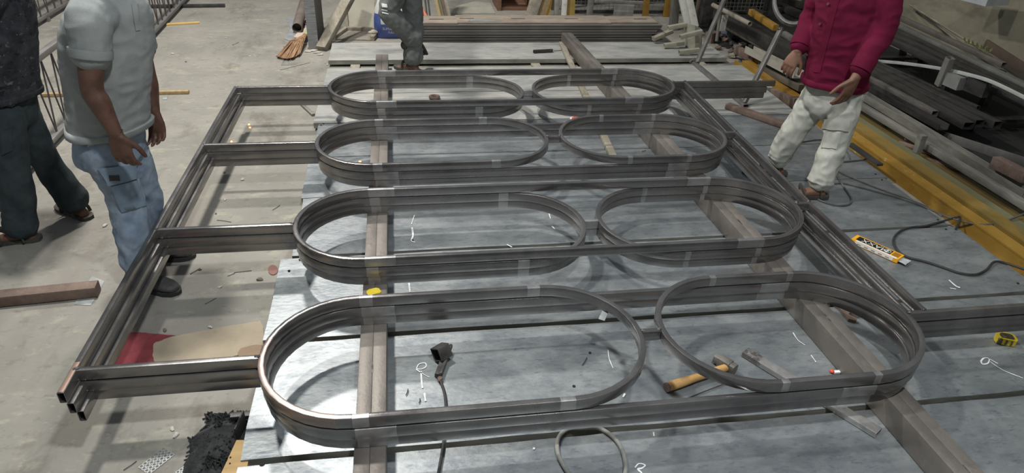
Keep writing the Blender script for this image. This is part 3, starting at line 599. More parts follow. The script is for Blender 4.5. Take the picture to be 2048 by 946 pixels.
flat('rag', 'pale pink rag behind the broom head', 'rag', [(588, 76), (598, 63), (613, 57), (616, 68), (604, 80)], .012, mat('pink_rag', lin(176, 158, 148), lin(196, 176, 164), .95), jag=.004)
for k, (x, y) in enumerate(((617, 104), (627, 102), (634, 106), (640, 110), (608, 88))):
    p = px(x, y); o = MB().ell(p+V((0, 0, .008)), .04, .02, .008, nu=8, nv=4, jag=.5, seed=k).build('plaster_crumb', CH[0], smooth=False); tag(o, 'pale crumb of rubble at the foot of the wrapped panels', 'rubble', 'rubble at the panel foot')
# framed trays (shallow sheet boxes) behind
t = thing('framed_sheet', 'stained pale sheet in a grey frame leaning upright behind the bag', 'framed sheet', px(720, 68)); Y0 = 8.35
STN = mat('stained_sheet', lin(150, 148, 134), lin(170, 166, 150), .8, 0, 5, layers=[(lin(150, 116, 70), 4, .60, (1, 1, 1), .15, .7), (lin(60, 54, 48), 24, .68, (1, 1, 1), .04, .9)])
A, B_, C_, D_ = pY(694, 62, Y0), pY(752, 66, Y0), pY(752, -25, Y0+.25), pY(688, -25, Y0+.25)
nrm = (B_-A).cross(D_-A).normalized()
MB().prism([A, B_, C_, D_], -nrm*.02).build('sheet', STN, t, smooth=False)
for p, q in ((A, B_), (B_, C_), (C_, D_), (D_, A)): MB().bar(p, q, .04, .05, .003, up=nrm).build('frame_bar', WOOD_G, t)
t = thing('floor_tray', 'low grey framed tray of grit on the floor in front of the framed sheet', 'tray', px(715, 76))
A, B_, C_, D_ = px(668, 80), px(745, 82), px(760, 64), px(693, 62)
MB().slab([(p.x, p.y) for p in (A, B_, C_, D_)], .002, .012).build('grit_bed', mat('grit', lin(120, 114, 104), lin(140, 134, 122), .95, 0, 30, bump=.5), t, smooth=False)
for p, q in ((A, D_), (B_, C_), (D_, C_)): MB().bar(p+V((0, 0, .025)), q+V((0, 0, .025)), .045, .05, .003).build('frame_bar', WOOD_G, t)
# cement bag
bc = px(778, 79); t = thing('cement_bag', 'blue and white printed powder bag standing behind the far plate', 'bag', bc); yb = bc.y
BAG = mat('bag_blue', lin(66, 84, 142), lin(84, 102, 160), .45, 0, 8, bump=.2, bscale=30); BAGW = mat('bag_white', lin(196, 196, 196), lin(214, 214, 212), .45, 0, 8, bump=.2, bscale=30)
xc, w0, hb = bc.x+.05, .22, .42; rings = []; K = 24
for j in range(15):
    v = j/14.0; wv = w0*(1-.10*v)*(.80+.20*math.sin(math.pi*min(1, .12+v*.9))); dv = .10*math.sin(math.pi*min(.94, .16+v*.80))**.6
    rings.append([V((xc+wv*math.copysign(abs(math.cos(a))**.7, math.cos(a))+.008*noise.noise(V((v*6, a, 1))), yb+.10+dv*math.copysign(abs(math.sin(a))**.8, math.sin(a))+.010*noise.noise(V((v*5, a*2, 5))), .004+hb*v)) for a in (2*math.pi*k/K for k in range(K))])
mb = MB(); mb.loft(rings[:10], 0); mb.loft(rings[9:], 1); bagbody = mb.build('bag_body', [BAG, BAGW], t, angle=60)
bv = BVHTree.FromPolygons([V(p) for p in mb.v], mb.f)
def bagproj(u, v):
    p = V((xc+u, yb-.5, v)); h_ = bv.ray_cast(p, V((0, 1, 0))); return (h_[0] if h_[0] else V((xc+u, yb, v)))-V((0, .0025, 0))
mb = MB(); nn = 8; mb.add([bagproj(-.13+.26*i/nn, .165+.085*j/4) for j in range(5) for i in range(nn+1)], [(j*(nn+1)+i, j*(nn+1)+i+1, (j+1)*(nn+1)+i+1, (j+1)*(nn+1)+i) for j in range(4) for i in range(nn)]); mb.build('white_label', BAGW, t)
INK = mat('bag_ink', lin(40, 48, 110), lin(50, 60, 120), .5)
text_mesh('Quick', .05, 'lettering', INK, t, lambda u, v: bagproj(u-.03, .205+v)-V((0, .002, 0)))
text_mesh('SUPER QUALITY', .042, 'lettering', BAGW, t, lambda u, v: bagproj(u*.9+.02, .115+v)-V((0, .002, 0)))
text_mesh('FULL WHITE', .034, 'lettering', BAGW, t, lambda u, v: bagproj(u*.9+.03, .075+v)-V((0, .002, 0)))
MB().ell((xc-.215, yb+.06, .07), .05, .03, .025, jag=.6, seed=2).build('bag_corner', mat('bag_paper', lin(170, 164, 150), lin(190, 184, 168), .8), t)

# ================================================================== BACK: stack of slotted strips
zt0 = .235; n_l = 15
for k in range(n_l):
    z = .012+k*(zt0-.012)/n_l; rn = random.Random(k); xa, xb = .24+rn.uniform(0, .04), 2.96+rn.uniform(-.10, .10); yo = rn.uniform(-.012, .016)
    o = MB().box(((xa+xb)/2, 7.66+.20+yo, z+.0065), (xb-xa, .40, .0108)).build('steel_strip', mat('strip_steel_%d' % (k % 2), *((lin(84, 82, 80), lin(112, 108, 104)) if k % 2 else (lin(118, 114, 108), lin(146, 140, 132))), .5, .4, 6, (.4, 3, 3), .1, 50), smooth=False); tag(o, 'long dark steel strip in the tall stack behind the far plate', 'steel strip', 'stacked steel strips behind the far plate')
o = MB().box((1.5, 7.86, .006), (2.6, .3, .012)).build('stack_bearer', WOOD_G, smooth=False); tag(o, 'flat bearer board under the steel strip stack', 'board')
SL = mat('slotted_steel', lin(134, 122, 110), lin(160, 148, 132), .7, .15, 4, (.8, 2, 2), .1, 50, layers=[(lin(150, 116, 98), 5, .58, (1, 1, 1), .1, .7)])
def slotted(label, x0, x1, y0, y1, z, slots):
    # strip split round its slots: frame pieces leave real openings
    t = thing('slotted_strip', label, 'steel strip', ((x0+x1)/2, (y0+y1)/2, z)); ys0, ys1 = (y0+y1)/2-.012, (y0+y1)/2+.028; h_ = .012; mb = MB()
    def bx_(a, b, c, d): mb.box(((a+b)/2, (c+d)/2, z+h_/2), (b-a, d-c, h_))
    bx_(x0, x1, y0, ys0); bx_(x0, x1, ys1, y1); e = x0
    for s_ in slots: bx_(e, s_, ys0, ys1); e = s_+.16
    bx_(e, x1, ys0, ys1); mb.build('strip_sheet', SL, t, smooth=False)
    for s_ in slots: MB().box((s_+.08, (ys0+ys1)/2, z+.001), (.16, ys1-ys0, .002)).build('slot_floor', DARK, t, smooth=False)
slotted('dark brown slotted strip on the stack, nearest its left end', .26, .66, 7.68, 7.98, zt0+.002, [.36])
slotted('long pale slotted strip lying on top of the stack', .66, 2.40, 7.70, 8.03, zt0+.002, [.70, 1.28, 1.90])
slotted('slotted strip at the right end of the stack top', 2.40, 2.96, 7.72, 8.0, zt0+.002, [2.72])
o = MB().slab([(.78, 7.74), (1.16, 7.73), (.98, 7.80), (.80, 7.82)], zt0+.016, zt0+.019).build('sheet_scrap', SHEET, smooth=False); tag(o, 'triangular bright sheet scrap on the stack top', 'metal sheet')

# ================================================================== BACK RIGHT CLUTTER
def lean(name, label, a, b, Y0, Y1, w, h, m_, cat, z0=None, hollow=0):
    p = pY(a[0], a[1], Y0); q = pY(b[0], b[1], Y1)
    if p.z < q.z: lo_, hi_ = p, q
    else: lo_, hi_ = q, p
    d = hi_-lo_
    if z0 is not None and abs(d.z) > 1e-4: lo_ = lo_+d*((z0-lo_.z)/d.z)
    o = MB().bar(lo_, lo_+d*1.0+(hi_-lo_-d), w, h, .003, up=V((0, -1, 0)), hollow=hollow).build(name, m_); return tag(o, label, cat)
def upright(name, label, x, Y, hgt, tx, ty, w, h, m_, cat, z0=0.0):
    """post standing on the floor at pixel column x (seen at floor depth Y), leaning by (tx,ty)"""
    p = pY(x, 28, Y); p.z = z0
    o = MB().bar(p, p+V((tx, ty, hgt)), w, h, .003, up=V((0, -1, 0))).build(name, m_); return tag(o, label, cat)
o = MB().slab([(p.x, p.y) for p in (px(905, 28), px(990, 28), px(981, 8), px(950, 4), px(912, 14))], .001, .012).build('cement_board', mat('pale_board', lin(150, 148, 132), lin(164, 160, 146), .85), smooth=False); tag(o, 'pale board lying on the floor behind the strip stack', 'board')
t = thing('wooden_crate', 'open dark brown wooden crate on the floor behind the strip stack', 'crate', px(1030, 22)); CW = mat('crate_wood', lin(104, 74, 56), lin(130, 96, 74), .8, 0, 6, (1, 1, 4)); cx, cy = px(1030, 22).x, px(1030, 22).y
for (a, s_) in (((-.21, 0), (.05, .5, .5)), ((.21, 0), (.05, .5, .5))): MB().box((cx+a[0], cy+.25, .25), s_).build('side', CW, t, smooth=False)
MB().box((cx, cy+.5, .25), (.47, .03, .5)).build('back', CW, t, smooth=False); MB().box((cx, cy+.25, .02), (.37, .45, .04)).build('bottom', CW, t, smooth=False); MB().box((cx, cy+.02, .33), (.37, .03, .3)).build('front_rail', CW, t, smooth=False)
upright('leaning_plank', 'wide grey plank leaning behind the strip stack', 1056, 8.48, 1.3, .50, .55, .14, .03, WOOD_G, 'plank')
upright('leaning_plank', 'tan wooden plank leaning beside the wide grey plank', 1078, 8.56, 1.3, .50, .55, .10, .03, WOOD, 'plank')
upright('yellow_bar', 'bright yellow bar leaning among the planks', 1090, 8.62, 1.2, .36, .5, .05, .04, mat('bright_yellow', lin(196, 150, 40), lin(206, 162, 60), .5), 'bar')
upright('dark_post', 'dark brown post behind the leaning planks', 1106, 9.35, 1.3, .0, .0, .06, .05, mat('dark_wood', lin(70, 60, 50), lin(88, 76, 64), .8), 'post')
upright('grey_post', 'narrow grey post right of the yellow bar', 1114, 8.6, 1.3, .0, .3, .06, .05, STEEL_L, 'post')
upright('white_post', 'slim whitish post leaning near the mesh', 1127, 8.62, 1.3, .06, .3, .07, .04, WHITE, 'post')
upright('tan_board', 'broad tan painted board standing at the mesh corner', 1139, 8.7, 1.3, .0, .25, .14, .03, mat('tan_paint', lin(168, 138, 72), lin(184, 154, 88), .6), 'board')
upright('angle_post', 'grey angle upright in front of the mesh', 1178, 8.75, 1.3, .05, .0, .07, .05, STEEL_L, 'post')
upright('yellow_stake', 'left yellow stake behind the mesh', 1291, 9.0, 1.3, -.03, .1, .08, .04, YEL, 'post')
upright('yellow_stake', 'right yellow stake behind the mesh', 1332, 9.0, 1.3, .06, .1, .08, .04, YEL, 'post')
o = MB().prism([V((pY(1226, 34, 8.6).x, 8.6, .002)), V((pY(1265, 34, 8.6).x, 8.6, .002)), pY(1270, 4, 8.7), pY(1232, 4, 8.7)], V((0, .03, 0))).build('grey_board', STEEL_L, smooth=False); o['label'] = 'grey board standing behind the strip stack in front of the mesh'; o['category'] = 'board'
o = MB().bar(pY(1190, 2, 8.5), pY(1286, 6, 8.5), .04, .04, .002).build('flat_rail', STEEL_L); tag(o, 'horizontal grey rail fixed across the mesh front', 'rail')
# mesh cage
t = thing('mesh_panel', 'wire mesh cage panel standing behind the strip stack', 'mesh panel', (3.6, 9.15, 0)); mb = MB(); x0, x1 = 2.25, 5.0
k = x0
while k < x1: mb.cyl((k, 9.15, .03), (k, 9.15, 1.3), .003, n=5); k += .055
k = .05
while k < 1.3: mb.cyl((x0, 9.15, k), (x1, 9.15, k), .003, n=5); k += .05
q = mb.build('mesh_wires', mat('wire', lin(120, 118, 108), lin(140, 138, 128), .6, .2), t); q['kind'] = 'stuff'
for a, b in (((x0, 9.15, 0), (x0, 9.15, 1.35)), ((x1, 9.15, 0), (x1, 9.15, 1.35)), ((x0, 9.15, .03), (x1, 9.15, .03))): MB().bar(a, b, .03, .03, .003).build('frame_bar', STEEL_D, t)
# dark stuff inside the cage
rnd = random.Random(21)
for k in range(7):
    x = 2.45+.37*k; m_ = [DARK, STEEL_D, mat('dark_sack', lin(56, 54, 48), lin(78, 74, 66), .9, 0, 6)][k % 3]
    mb = MB(); mb.ell((x, 9.75+.15*rnd.random(), .52), .16, .22, .42+.08*rnd.random(), jag=.3, seed=k*3); o = mb.build('dark_bundle', m_, origin=(x, 9.75, 0))
    tag(o, 'dark lumpy bundle stored behind the wire mesh', 'bundle', 'bundles behind the mesh')
o = MB().box((3.7, 10.6, .8), (3.6, .06, 1.6)).build('dark_board_wall', DARK, smooth=False); tag(o, 'dark boarding behind the mesh cage', 'boarding')
o = MB().box((.62, 10.5, .8), (1.15, .06, 1.6)).build('dark_opening_panel', DARK, smooth=False); tag(o, 'black panel painted as the dark of the opening behind the walking man', 'sheet')  # black panel in place of a dark opening, its shade put into the colour
# hose, cables, framed sheets behind walking man
o = MB().tube(spline([pY(829, -20, 8.7), pY(836, 6, 8.7), pY(845, 20, 8.65), pY(856, 40, 8.55)], 5), .02, 8).build('orange_hose', mat('orange_hose', lin(206, 112, 82), lin(214, 124, 92), .5)); tag(o, 'orange hose hanging behind the walking man', 'hose')
for k, (x, lab) in enumerate(((850, 'left dark cable hanging beside the orange hose'), (856, 'right dark cable hanging beside the orange hose'))):
    o = MB().tube([pY(x-2, -20, 8.75), pY(x+2, 15, 8.7), pY(x+5, 42, 8.65)], .012, 6).build('hanging_cable', mat('grey_green_cable', lin(70, 76, 74), lin(90, 96, 92), .6)); tag(o, lab, 'cable')
for k, (x, lab, m_) in enumerate(((884, 'thin tan strip leaning behind the stack', WOOD), (890, 'thin dark strip leaning behind the stack', OLIVE), (896, 'brown edged panel leaning behind the stack', RUST), (903, 'pale edged strip leaning right of the brown panel', WOOD_G))):
    p = pY(x, 32, 8.5+.02*k); p.z = 0; o = MB().bar(p, p+V((-.26, .5, 1.2)), .035, .05, .003, up=V((0, -1, 0))).build('leaning_strip', m_); tag(o, lab, 'strip')
# posts on the right
upright('grey_pillar', 'dark grey square pillar at the right end of the strip stack', 1351, 8.35, 1.4, -.10, .05, .09, .09, mat('pillar_grey', lin(88, 86, 80), lin(104, 102, 94), .8), 'post')
t = thing('white_channel', 'flaking white channel post leaning above the bracket tubes', 'post', pY(1385, 53, 8.0))
p = pY(1382, 54, 8.0); q = pY(1362, -40, 8.1)
for k, w in ((-.04, .07), (.045, .09)): MB().bar(p+V((k, 0, 0)), q+V((k, 0, 0)), w, .05, .003, up=V((0, -1, 0))).build('channel_face', WHITE, t)
upright('dark_pillar', 'wide dark steel pillar left of the lattice upright', 1415, 8.6, 1.4, -.02, .05, .17, .1, STEEL_D, 'post')
upright('thin_pole', 'thin brown pole between the white post and the dark pillar', 1393, 8.7, 1.4, .05, .05, .04, .04, RUST, 'pole')
# bracket: curved pale web with four tube arms
t = thing('tube_bracket', 'pale dusty bracket of curved sheet with four box tube arms', 'bracket', px(1385, 100, ZP)); DUS = mat('dusty_pale', lin(140, 138, 122), lin(164, 160, 142), .8, .1, 6, bump=.1, layers=[(lin(110, 104, 88), 8, .6, (1, 1, 1), .1, .6)])
arc = [(1368, 92, 52), (1376, 96, 48), (1390, 99, 51), (1402, 98, 57), (1404, 97, 62)]
pts = [(px(x, y, ZP), pY(x, y2, px(x, y, ZP).y)) for x, y, y2 in arc]; mb = MB(); n = len(pts)
fr = [p for p, q in pts]+[q for p, q in pts]; bk = [p+V((.004, .012, 0)) for p in fr]
mb.add(fr+bk, [(i, i+1, n+i+1, n+i) for i in range(n-1)]+[(2*n+i+1, 2*n+i, 3*n+i, 3*n+i+1) for i in range(n-1)]+[(n+i, n+i+1, 3*n+i+1, 3*n+i) for i in range(n-1)]); mb.build('curved_web', DUS, t)
for a, b, Y in (((1336, 56), (1374, 49), 7.35), ((1360, 74), (1404, 63), 7.1), ((1328, 93), (1368, 86), 7.3), ((1358, 105), (1398, 100), 7.05)):
    p, q = pY(*a, Y), pY(*b, Y); p.z = max(p.z, ZP+.03); q.z = max(q.z, ZP+.03); MB().bar(p, q, .045, .045, .003, hollow=.004).build('tube_arm', DUS, t)
o = MB().bar(pY(1306, 78, 7.5), pY(1344, 62, 7.55), .06, .04, .003).build('tilted_offcut', SUPP_D); tag(o, 'dusty tilted offcut leaning at the end of the strip stack', 'offcut')
# ================================================================== SECOND GRILLE LEANING AT THE BACK RIGHT
t = thing('leaning_grille', 'partly built ring grille propped up on the far right plate', 'metal frame', (3.06, 6.2, ZP)); SG = mat('grille_steel', lin(110, 107, 104), lin(134, 131, 127), .45, .5, 6, (2, 2, 1))
b0, b1 = px(1384, 122, ZP+.014), px(1492, 212, ZP+.014)
MB().bar(b0, b1, .05, .026, .003, hollow=.002).build('bottom_rail', SG, t)
# plane of the grille: through the rail, leaning to the right
u1 = px(1394, 126, ZP+.02); dirn = (pX(1447, 3, 3.55)-u1)
top1 = pX(1447, 3, 3.50); MB().bar(u1, u1+(top1-u1)*1.06, .03, .05, .003, up=V((0, 1, 0)), hollow=.002).build('upright_bar', SG, t)
u2 = px(1488, 206, ZP+.02); top2 = pX(1562, 58, 3.42); MB().bar(u2, top2, .03, .05, .003, up=V((0, 1, 0))).build('upright_bar', SG, t)
lv = (top2-u2).normalized(); e1 = V((.93, -.36, 0)); up_ = (lv-e1*lv.dot(e1)).normalized(); nn = e1.cross(up_)
RC = pY(1590, -2, top2.y); ring = []
for k in range(40):
    a = 2*math.pi*k/40; ring.append(RC+e1*math.cos(a)*.175+up_*math.sin(a)*(.235 if math.sin(a) < 0 else .55))
MB().sweep(ring, rrect(.028, .05, .003), True, up=nn).build('oblong_ring', SG, t)
dv = top1+(top1-u1)*.06-top2
MB().sweep([p+dv for p in ring], rrect(.028, .05, .003), True, up=nn).build('oblong_ring', SG, t)
MB().ell(top2, .03, .03, .02, jag=.4).build('weld_bead', WELD, t); MB().ell(u1, .025, .03, .012, jag=.4).build('weld_bead', WELD, t)
p = px(1386, 121, ZP+.03); MB().bar(p-V((.03, 0, .015)), p+V((.0, -.02, .03)), .05, .006, .001).build('end_flag', SG, t)

# ================================================================== YELLOW BEAMS AND STEEL RACK ON THE RIGHT
def along(name, label, cat, kind, a, b, X, w, h, m_, X2=None, up=V((0, 0, 1)), hollow=0, flip=1, r=.003):
    """section whose upper edge runs through pixels a and b in the plane x = X (to X2)"""
    p, q = pX(*a, X), pX(*b, X2 if X2 is not None else X); off = V((0, 0, -h/2)); p, q = p+off, q+off; mb = MB()
    if kind == 'channel': mb.channel(p, q, w, h, .007, up, flip=flip)
    else: mb.bar(p, q, w, h, r, up, hollow=hollow)
    o = mb.build(name, m_); return tag(o, label, cat)
for (xa, w, z0, h, m_, lab, y0, y1) in ((3.63, .10, 0, .10, YEL, 'yellow painted steel channel beam along the plate edge', 2.0, 6.75), (3.745, .11, 0, .125, YEL_D, 'yellow beam coloured darker for the dim light, lying against the bright yellow one', 2.0, 6.9), (3.865, .10, 0, .10, OLIVE, 'olive grey beam behind the yellow pair', 2.0, 6.6), (4.02, .16, 0, .06, mat('shaded_yellow', lin(88, 72, 34), lin(104, 86, 44), .7, 0, 4, (1, .5, 1)), 'yellow beam with the shade of the rack put into its colour', 2.0, 6.4)):  # the rear yellows are darkened in colour to stand for dim light
    t = thing('steel_beam', lab, 'beam', (xa, 4.4, z0)); tt = .012
    MB().box((xa, (y0+y1)/2, z0+h-tt/2), (w, y1-y0, tt)).build('top_flange', m_, t, smooth=False); MB().box((xa, (y0+y1)/2, z0+tt/2+.0005), (w, y1-y0, tt)).build('bottom_flange', m_, t, smooth=False); MB().box((xa-w/2+.008, (y0+y1)/2, z0+h/2), (.012, y1-y0, h-2*tt)).build('web', m_, t, smooth=False)
tag(MB().bar(px(1700, 288, .115), px(1760, 330, .115), .05, .02, .003).build('dark_flat', STEEL_D), 'short dark flat on top of the yellow beams', 'steel flat')
flat_v = MB().slab([(4.11, 1.6), (5.9, 1.6), (5.9, 10.4), (3.95, 10.4), (3.72, 7.6), (4.11, 7.2)], .001, .004).build('shade_sheet', DARK, smooth=False); tag(flat_v, 'black sheet painted in place of the shade on the floor under the steel rack', 'shade_sheet')  # near-black sheet added to stand in for the deep shade under the rack
# rack bearers
for k, (y, lab) in enumerate(((3.2, 'near'), (5.0, 'middle'), (6.8, 'far'))):
    t = thing('rack_bearer', f'{lab} low dark cross bearer carrying the steel sections', 'bearer', (4.95, y, 0))
    MB().box((4.95, y, .10), (1.75, .08, .03)).build('cross_rail', STEEL_D, t, smooth=False)
    for x in (4.15, 4.95, 5.75): MB().box((x, y, .0448), (.08, .08, .0804)).build('leg_block', STEEL_D, t, smooth=False)
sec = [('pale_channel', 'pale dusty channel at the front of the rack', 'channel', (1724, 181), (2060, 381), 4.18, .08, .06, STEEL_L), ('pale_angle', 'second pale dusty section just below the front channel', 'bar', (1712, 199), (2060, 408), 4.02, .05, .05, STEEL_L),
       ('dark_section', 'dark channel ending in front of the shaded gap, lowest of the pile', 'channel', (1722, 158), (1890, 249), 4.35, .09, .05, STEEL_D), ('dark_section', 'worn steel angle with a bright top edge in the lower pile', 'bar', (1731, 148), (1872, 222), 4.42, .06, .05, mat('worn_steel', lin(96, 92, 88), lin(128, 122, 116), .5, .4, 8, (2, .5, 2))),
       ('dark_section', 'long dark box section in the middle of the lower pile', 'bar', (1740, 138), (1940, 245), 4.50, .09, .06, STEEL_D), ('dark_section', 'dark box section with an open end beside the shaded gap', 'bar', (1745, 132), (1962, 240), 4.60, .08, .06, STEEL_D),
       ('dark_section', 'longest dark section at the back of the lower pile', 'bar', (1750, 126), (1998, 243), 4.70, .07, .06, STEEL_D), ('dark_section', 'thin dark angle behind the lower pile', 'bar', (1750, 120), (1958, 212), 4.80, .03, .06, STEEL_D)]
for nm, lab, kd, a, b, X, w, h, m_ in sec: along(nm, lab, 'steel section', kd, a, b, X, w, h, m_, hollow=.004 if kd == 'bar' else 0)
up_sec = [('pale edged section on top of the upper pile by the wall', (1778, 38), (2060, 170), 5.35, .07, .05, mat('grey_top', lin(112, 112, 108), lin(130, 130, 124), .5, .4)), ('dark section under the pale edged one in the upper pile', (1776, 49), (2060, 184), 5.25, .07, .06, STEEL_D),
          ('dark box section in the middle of the upper pile', (1772, 58), (2060, 194), 5.15, .07, .06, STEEL_D), ('dark section at the front of the upper pile', (1768, 68), (2060, 205), 5.05, .06, .06, STEEL_D), ('brown flat bar at the back of the upper pile', (1790, 26), (2010, 125), 5.50, .05, .05, SUPP)]
for lab, a, b, X, w, h, m_ in up_sec: along('upper_section', lab, 'steel section', 'bar', a, b, X, w, h, m_, hollow=.004)
# trestles carrying the upper pile
for y, lab in ((5.6, 'near'), (6.9, 'far')):
    t = thing('trestle', f'{lab} dark trestle under the upper steel pile', 'trestle', (5.3, y, 0))
    MB().box((5.3, y, .322), (.62, .08, .05)).build('top_rail', STEEL_D, t, smooth=False)
    for x in (5.06, 5.54): MB().box((x, y, .151), (.06, .06, .292)).build('leg', STEEL_D, t, smooth=False)
# sticks and greenery against the wall
o = MB().tube([pX(1820, 10, 5.85), pX(1998, 121, 5.55)], .012, 6).build('leaning_stick', WOOD_G); tag(o, 'long thin stick slanting down in front of the right wall', 'stick')
o = MB().tube([pX(1829, 12, 5.92), pX(1930, 95, 5.68)], .010, 6).build('leaning_stick', WOOD_G); tag(o, 'shorter stick crossing the long one by the right wall', 'stick')
o = MB().bar(pX(1971, 88, 5.74), pX(2060, 145, 5.72), .03, .09, .003).build('brown_plank', mat('dark_brown', lin(74, 62, 52), lin(92, 78, 66), .85)); tag(o, 'dark brown plank lying against the right wall', 'plank')
t = thing('leafy_sprig', 'dry green leafy sprig on top of the upper pile', 'plant', pX(1955, 95, 5.5)); G1 = mat('dry_leaf', lin(86, 92, 52), lin(112, 112, 66), .8)
st = [pX(1930, 84, 5.5), pX(1955, 92, 5.48), pX(1978, 106, 5.46)]; MB().tube(st, .006, 5).build('stem', G1, t)
for k in range(12):
    p = st[0].lerp(st[2], k/11); s_ = 1 if k % 2 else -1; d = V((.02*s_, .02*random.random(), .05)); w = V((0, .016, 0))
    MB().add([p, p+d*.5+w, p+d, p+d*.5-w], [(0, 1, 2, 3)]).build('leaf', G1, t, smooth=False)
# white bent strip, tube post, block
P_ = [pX(1742, 121, 4.9), pX(1810, 127, 4.9), pX(1880, 137, 4.88), pX(1940, 150, 4.86), pX(1987, 165, 4.84), pX(2055, 198, 4.8)]
mb = MB(); sp = spline(P_, 5); mb.sweep(sp, rrect(.006, .03, .002), up=V((0, 0, 1))); o = mb.build('white_strip', mat('white_strip', lin(168, 170, 166), lin(184, 186, 180), .4)); tag(o, 'thin white plastic strip bowed across the rack', 'strip')
p, q = pX(1878, 170, 4.82), pX(1901, 116, 4.80); o = MB().bar(p, q, .06, .06, .004, up=V((0, 1, 0)), hollow=.004).build('tube_post', mat('grey_post', lin(112, 110, 104), lin(124, 122, 116), .7)); tag(o, 'pale grey square tube standing up out of the rack', 'tube')
o = MB().box(pX(1918, 162, 4.90), (.17, .16, .11), Matrix.Rotation(.1, 3, 'Z')).build('grey_block', mat('block_grey', lin(116, 116, 112), lin(130, 130, 124), .8), smooth=False); tag(o, 'pale grey block behind the square tube', 'block')
o = MB().box(pX(1956, 172, 4.90), (.06, .2, .14), Matrix.Rotation(.1, 3, 'Z')).build('dark_block', STEEL_D, smooth=False); tag(o, 'dark block beside the pale grey block', 'block')
# rods and odd pieces lower right
o = MB().tube([pX(1799, 286, 3.98), pX(1900, 318, 4.12)], .020, 10).build('round_rod', RUST); tag(o, 'upper rusty round rod poking out under the pale section', 'rod')
o = MB().tube([pX(1799, 304, 3.96), pX(1960, 350, 4.14)], .019, 10).build('round_rod', RUST); tag(o, 'lower rusty round rod poking out under the pale section', 'rod')
o = MB().tube([pX(1810, 276, 4.02), pX(1850, 288, 4.12)], .020, 10).build('round_rod', mat('grey_rod', lin(120, 116, 110), lin(136, 132, 124), .6)); tag(o, 'stub of a grey round rod above the rusty rods', 'rod')
p, q = pX(1834, 304, 3.93), pX(1846, 270, 3.93); o = MB().bar(p, q, .05, .05, .003, up=V((0, 1, 0))).build('upright_stub', STEEL_L); tag(o, 'short grey upright stub in front of the rods', 'stub')
o = along('flat_bar', 'wide dark flat bar slanting across the right rack', 'steel flat', 'bar', (1872, 258), (2060, 318), 4.45, .012, .07, mat('flat_grey', lin(92, 90, 88), lin(108, 106, 102), .6, .3), X2=4.30)
o = along('brown_block', 'rusty brown bar end at the right edge of the rack', 'bar', 'bar', (1995, 313), (2060, 345), 4.20, .07, .08, RUST)
# shaded boxes under the upper pile
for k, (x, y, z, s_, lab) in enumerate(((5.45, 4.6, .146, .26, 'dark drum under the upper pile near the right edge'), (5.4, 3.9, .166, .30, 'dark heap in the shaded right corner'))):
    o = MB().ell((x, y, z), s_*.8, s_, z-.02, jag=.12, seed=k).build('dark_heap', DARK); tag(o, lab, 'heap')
# ------------ pile between the bed and the rack, behind the red-shirted man
along('big_channel', 'big dark channel running behind the leaning grille', 'steel section', 'channel', (1440, 14), (1660, 135), 3.90, .15, .13, STEEL_D, flip=-1)
along('big_channel_lower', 'lower dark channel edge under the big channel', 'steel section', 'bar', (1450, 45), (1650, 152), 3.86, .05, .06, mat('brownish_steel', lin(84, 78, 70), lin(108, 100, 90), .6, .3, 6, (2, .5, 2)))
along('yellow_bar', 'yellow painted bar lying on the big dark channel', 'bar', 'bar', (1503, 18), (1553, 50), 3.94, .06, .06, YEL)
along('white_channel', 'whitish channel behind the red-shirted man\'s hand', 'steel section', 'channel', (1500, 92), (1600, 142), 3.66, .10, .07, mat('dirty_white', lin(142, 138, 128), lin(164, 158, 146), .7, 0, 5, (2, .6, 2), layers=[(lin(112, 88, 74), 8, .6, (1, 1, 1), .1, .7)]))
along('white_bar_far', 'pale grey bar end above the red-shirted man\'s cuff', 'steel section', 'bar', (1568, 62), (1640, 105), px(1568, 62, .066).x, .06, .06, STEEL_L, X2=px(1640, 105, .066).x)
along('brown_bar_mid', 'brown bar beside the whitish channel', 'bar', 'bar', (1475, 92), (1512, 112), 3.70, .07, .08, RUST)
along('dark_beam_end', 'dark timber end below the red-shirted man\'s hand', 'timber', 'bar', (1528, 128), (1612, 170), 3.70, .13, .06, mat('dark_timber', lin(76, 70, 60), lin(98, 90, 78), .8, 0, 5, (3, .6, 3)))
along('brown_beam_end', 'brown beam end beside the plate edge behind the grilles', 'beam', 'bar', (1548, 176), (1600, 198), 3.58, .10, .09, RUST)
# yellow channel ends near the far end of the bed
along('yellow_channel_end', 'bright yellow channel end behind the leaning grille', 'steel section', 'channel', (1478, 120), (1640, 238), 3.62, .09, .09, YEL)
along('yellow_channel_end', 'second bright yellow channel end just behind the first', 'steel section', 'channel', (1498, 120), (1600, 190), 3.74, .08, .09, YEL)
# dark timbers lying in the shade beyond the big channel
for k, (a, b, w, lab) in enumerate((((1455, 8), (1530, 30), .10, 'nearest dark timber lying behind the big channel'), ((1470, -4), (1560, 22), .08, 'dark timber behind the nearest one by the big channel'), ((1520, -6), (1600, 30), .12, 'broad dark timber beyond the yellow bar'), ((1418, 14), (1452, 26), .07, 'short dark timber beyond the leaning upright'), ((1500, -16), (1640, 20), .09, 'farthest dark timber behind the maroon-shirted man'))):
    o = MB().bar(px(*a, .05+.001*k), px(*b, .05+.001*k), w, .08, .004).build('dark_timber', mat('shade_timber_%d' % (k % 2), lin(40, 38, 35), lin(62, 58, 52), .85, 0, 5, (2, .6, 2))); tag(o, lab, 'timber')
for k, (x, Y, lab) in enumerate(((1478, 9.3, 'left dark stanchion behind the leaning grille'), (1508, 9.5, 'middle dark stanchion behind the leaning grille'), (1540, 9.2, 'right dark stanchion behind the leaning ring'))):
    upright('dark_stanchion', lab, x, Y, 1.3, .03, .05, .10, .08, mat('stanchion', lin(46, 46, 44), lin(64, 63, 60), .7), 'post')
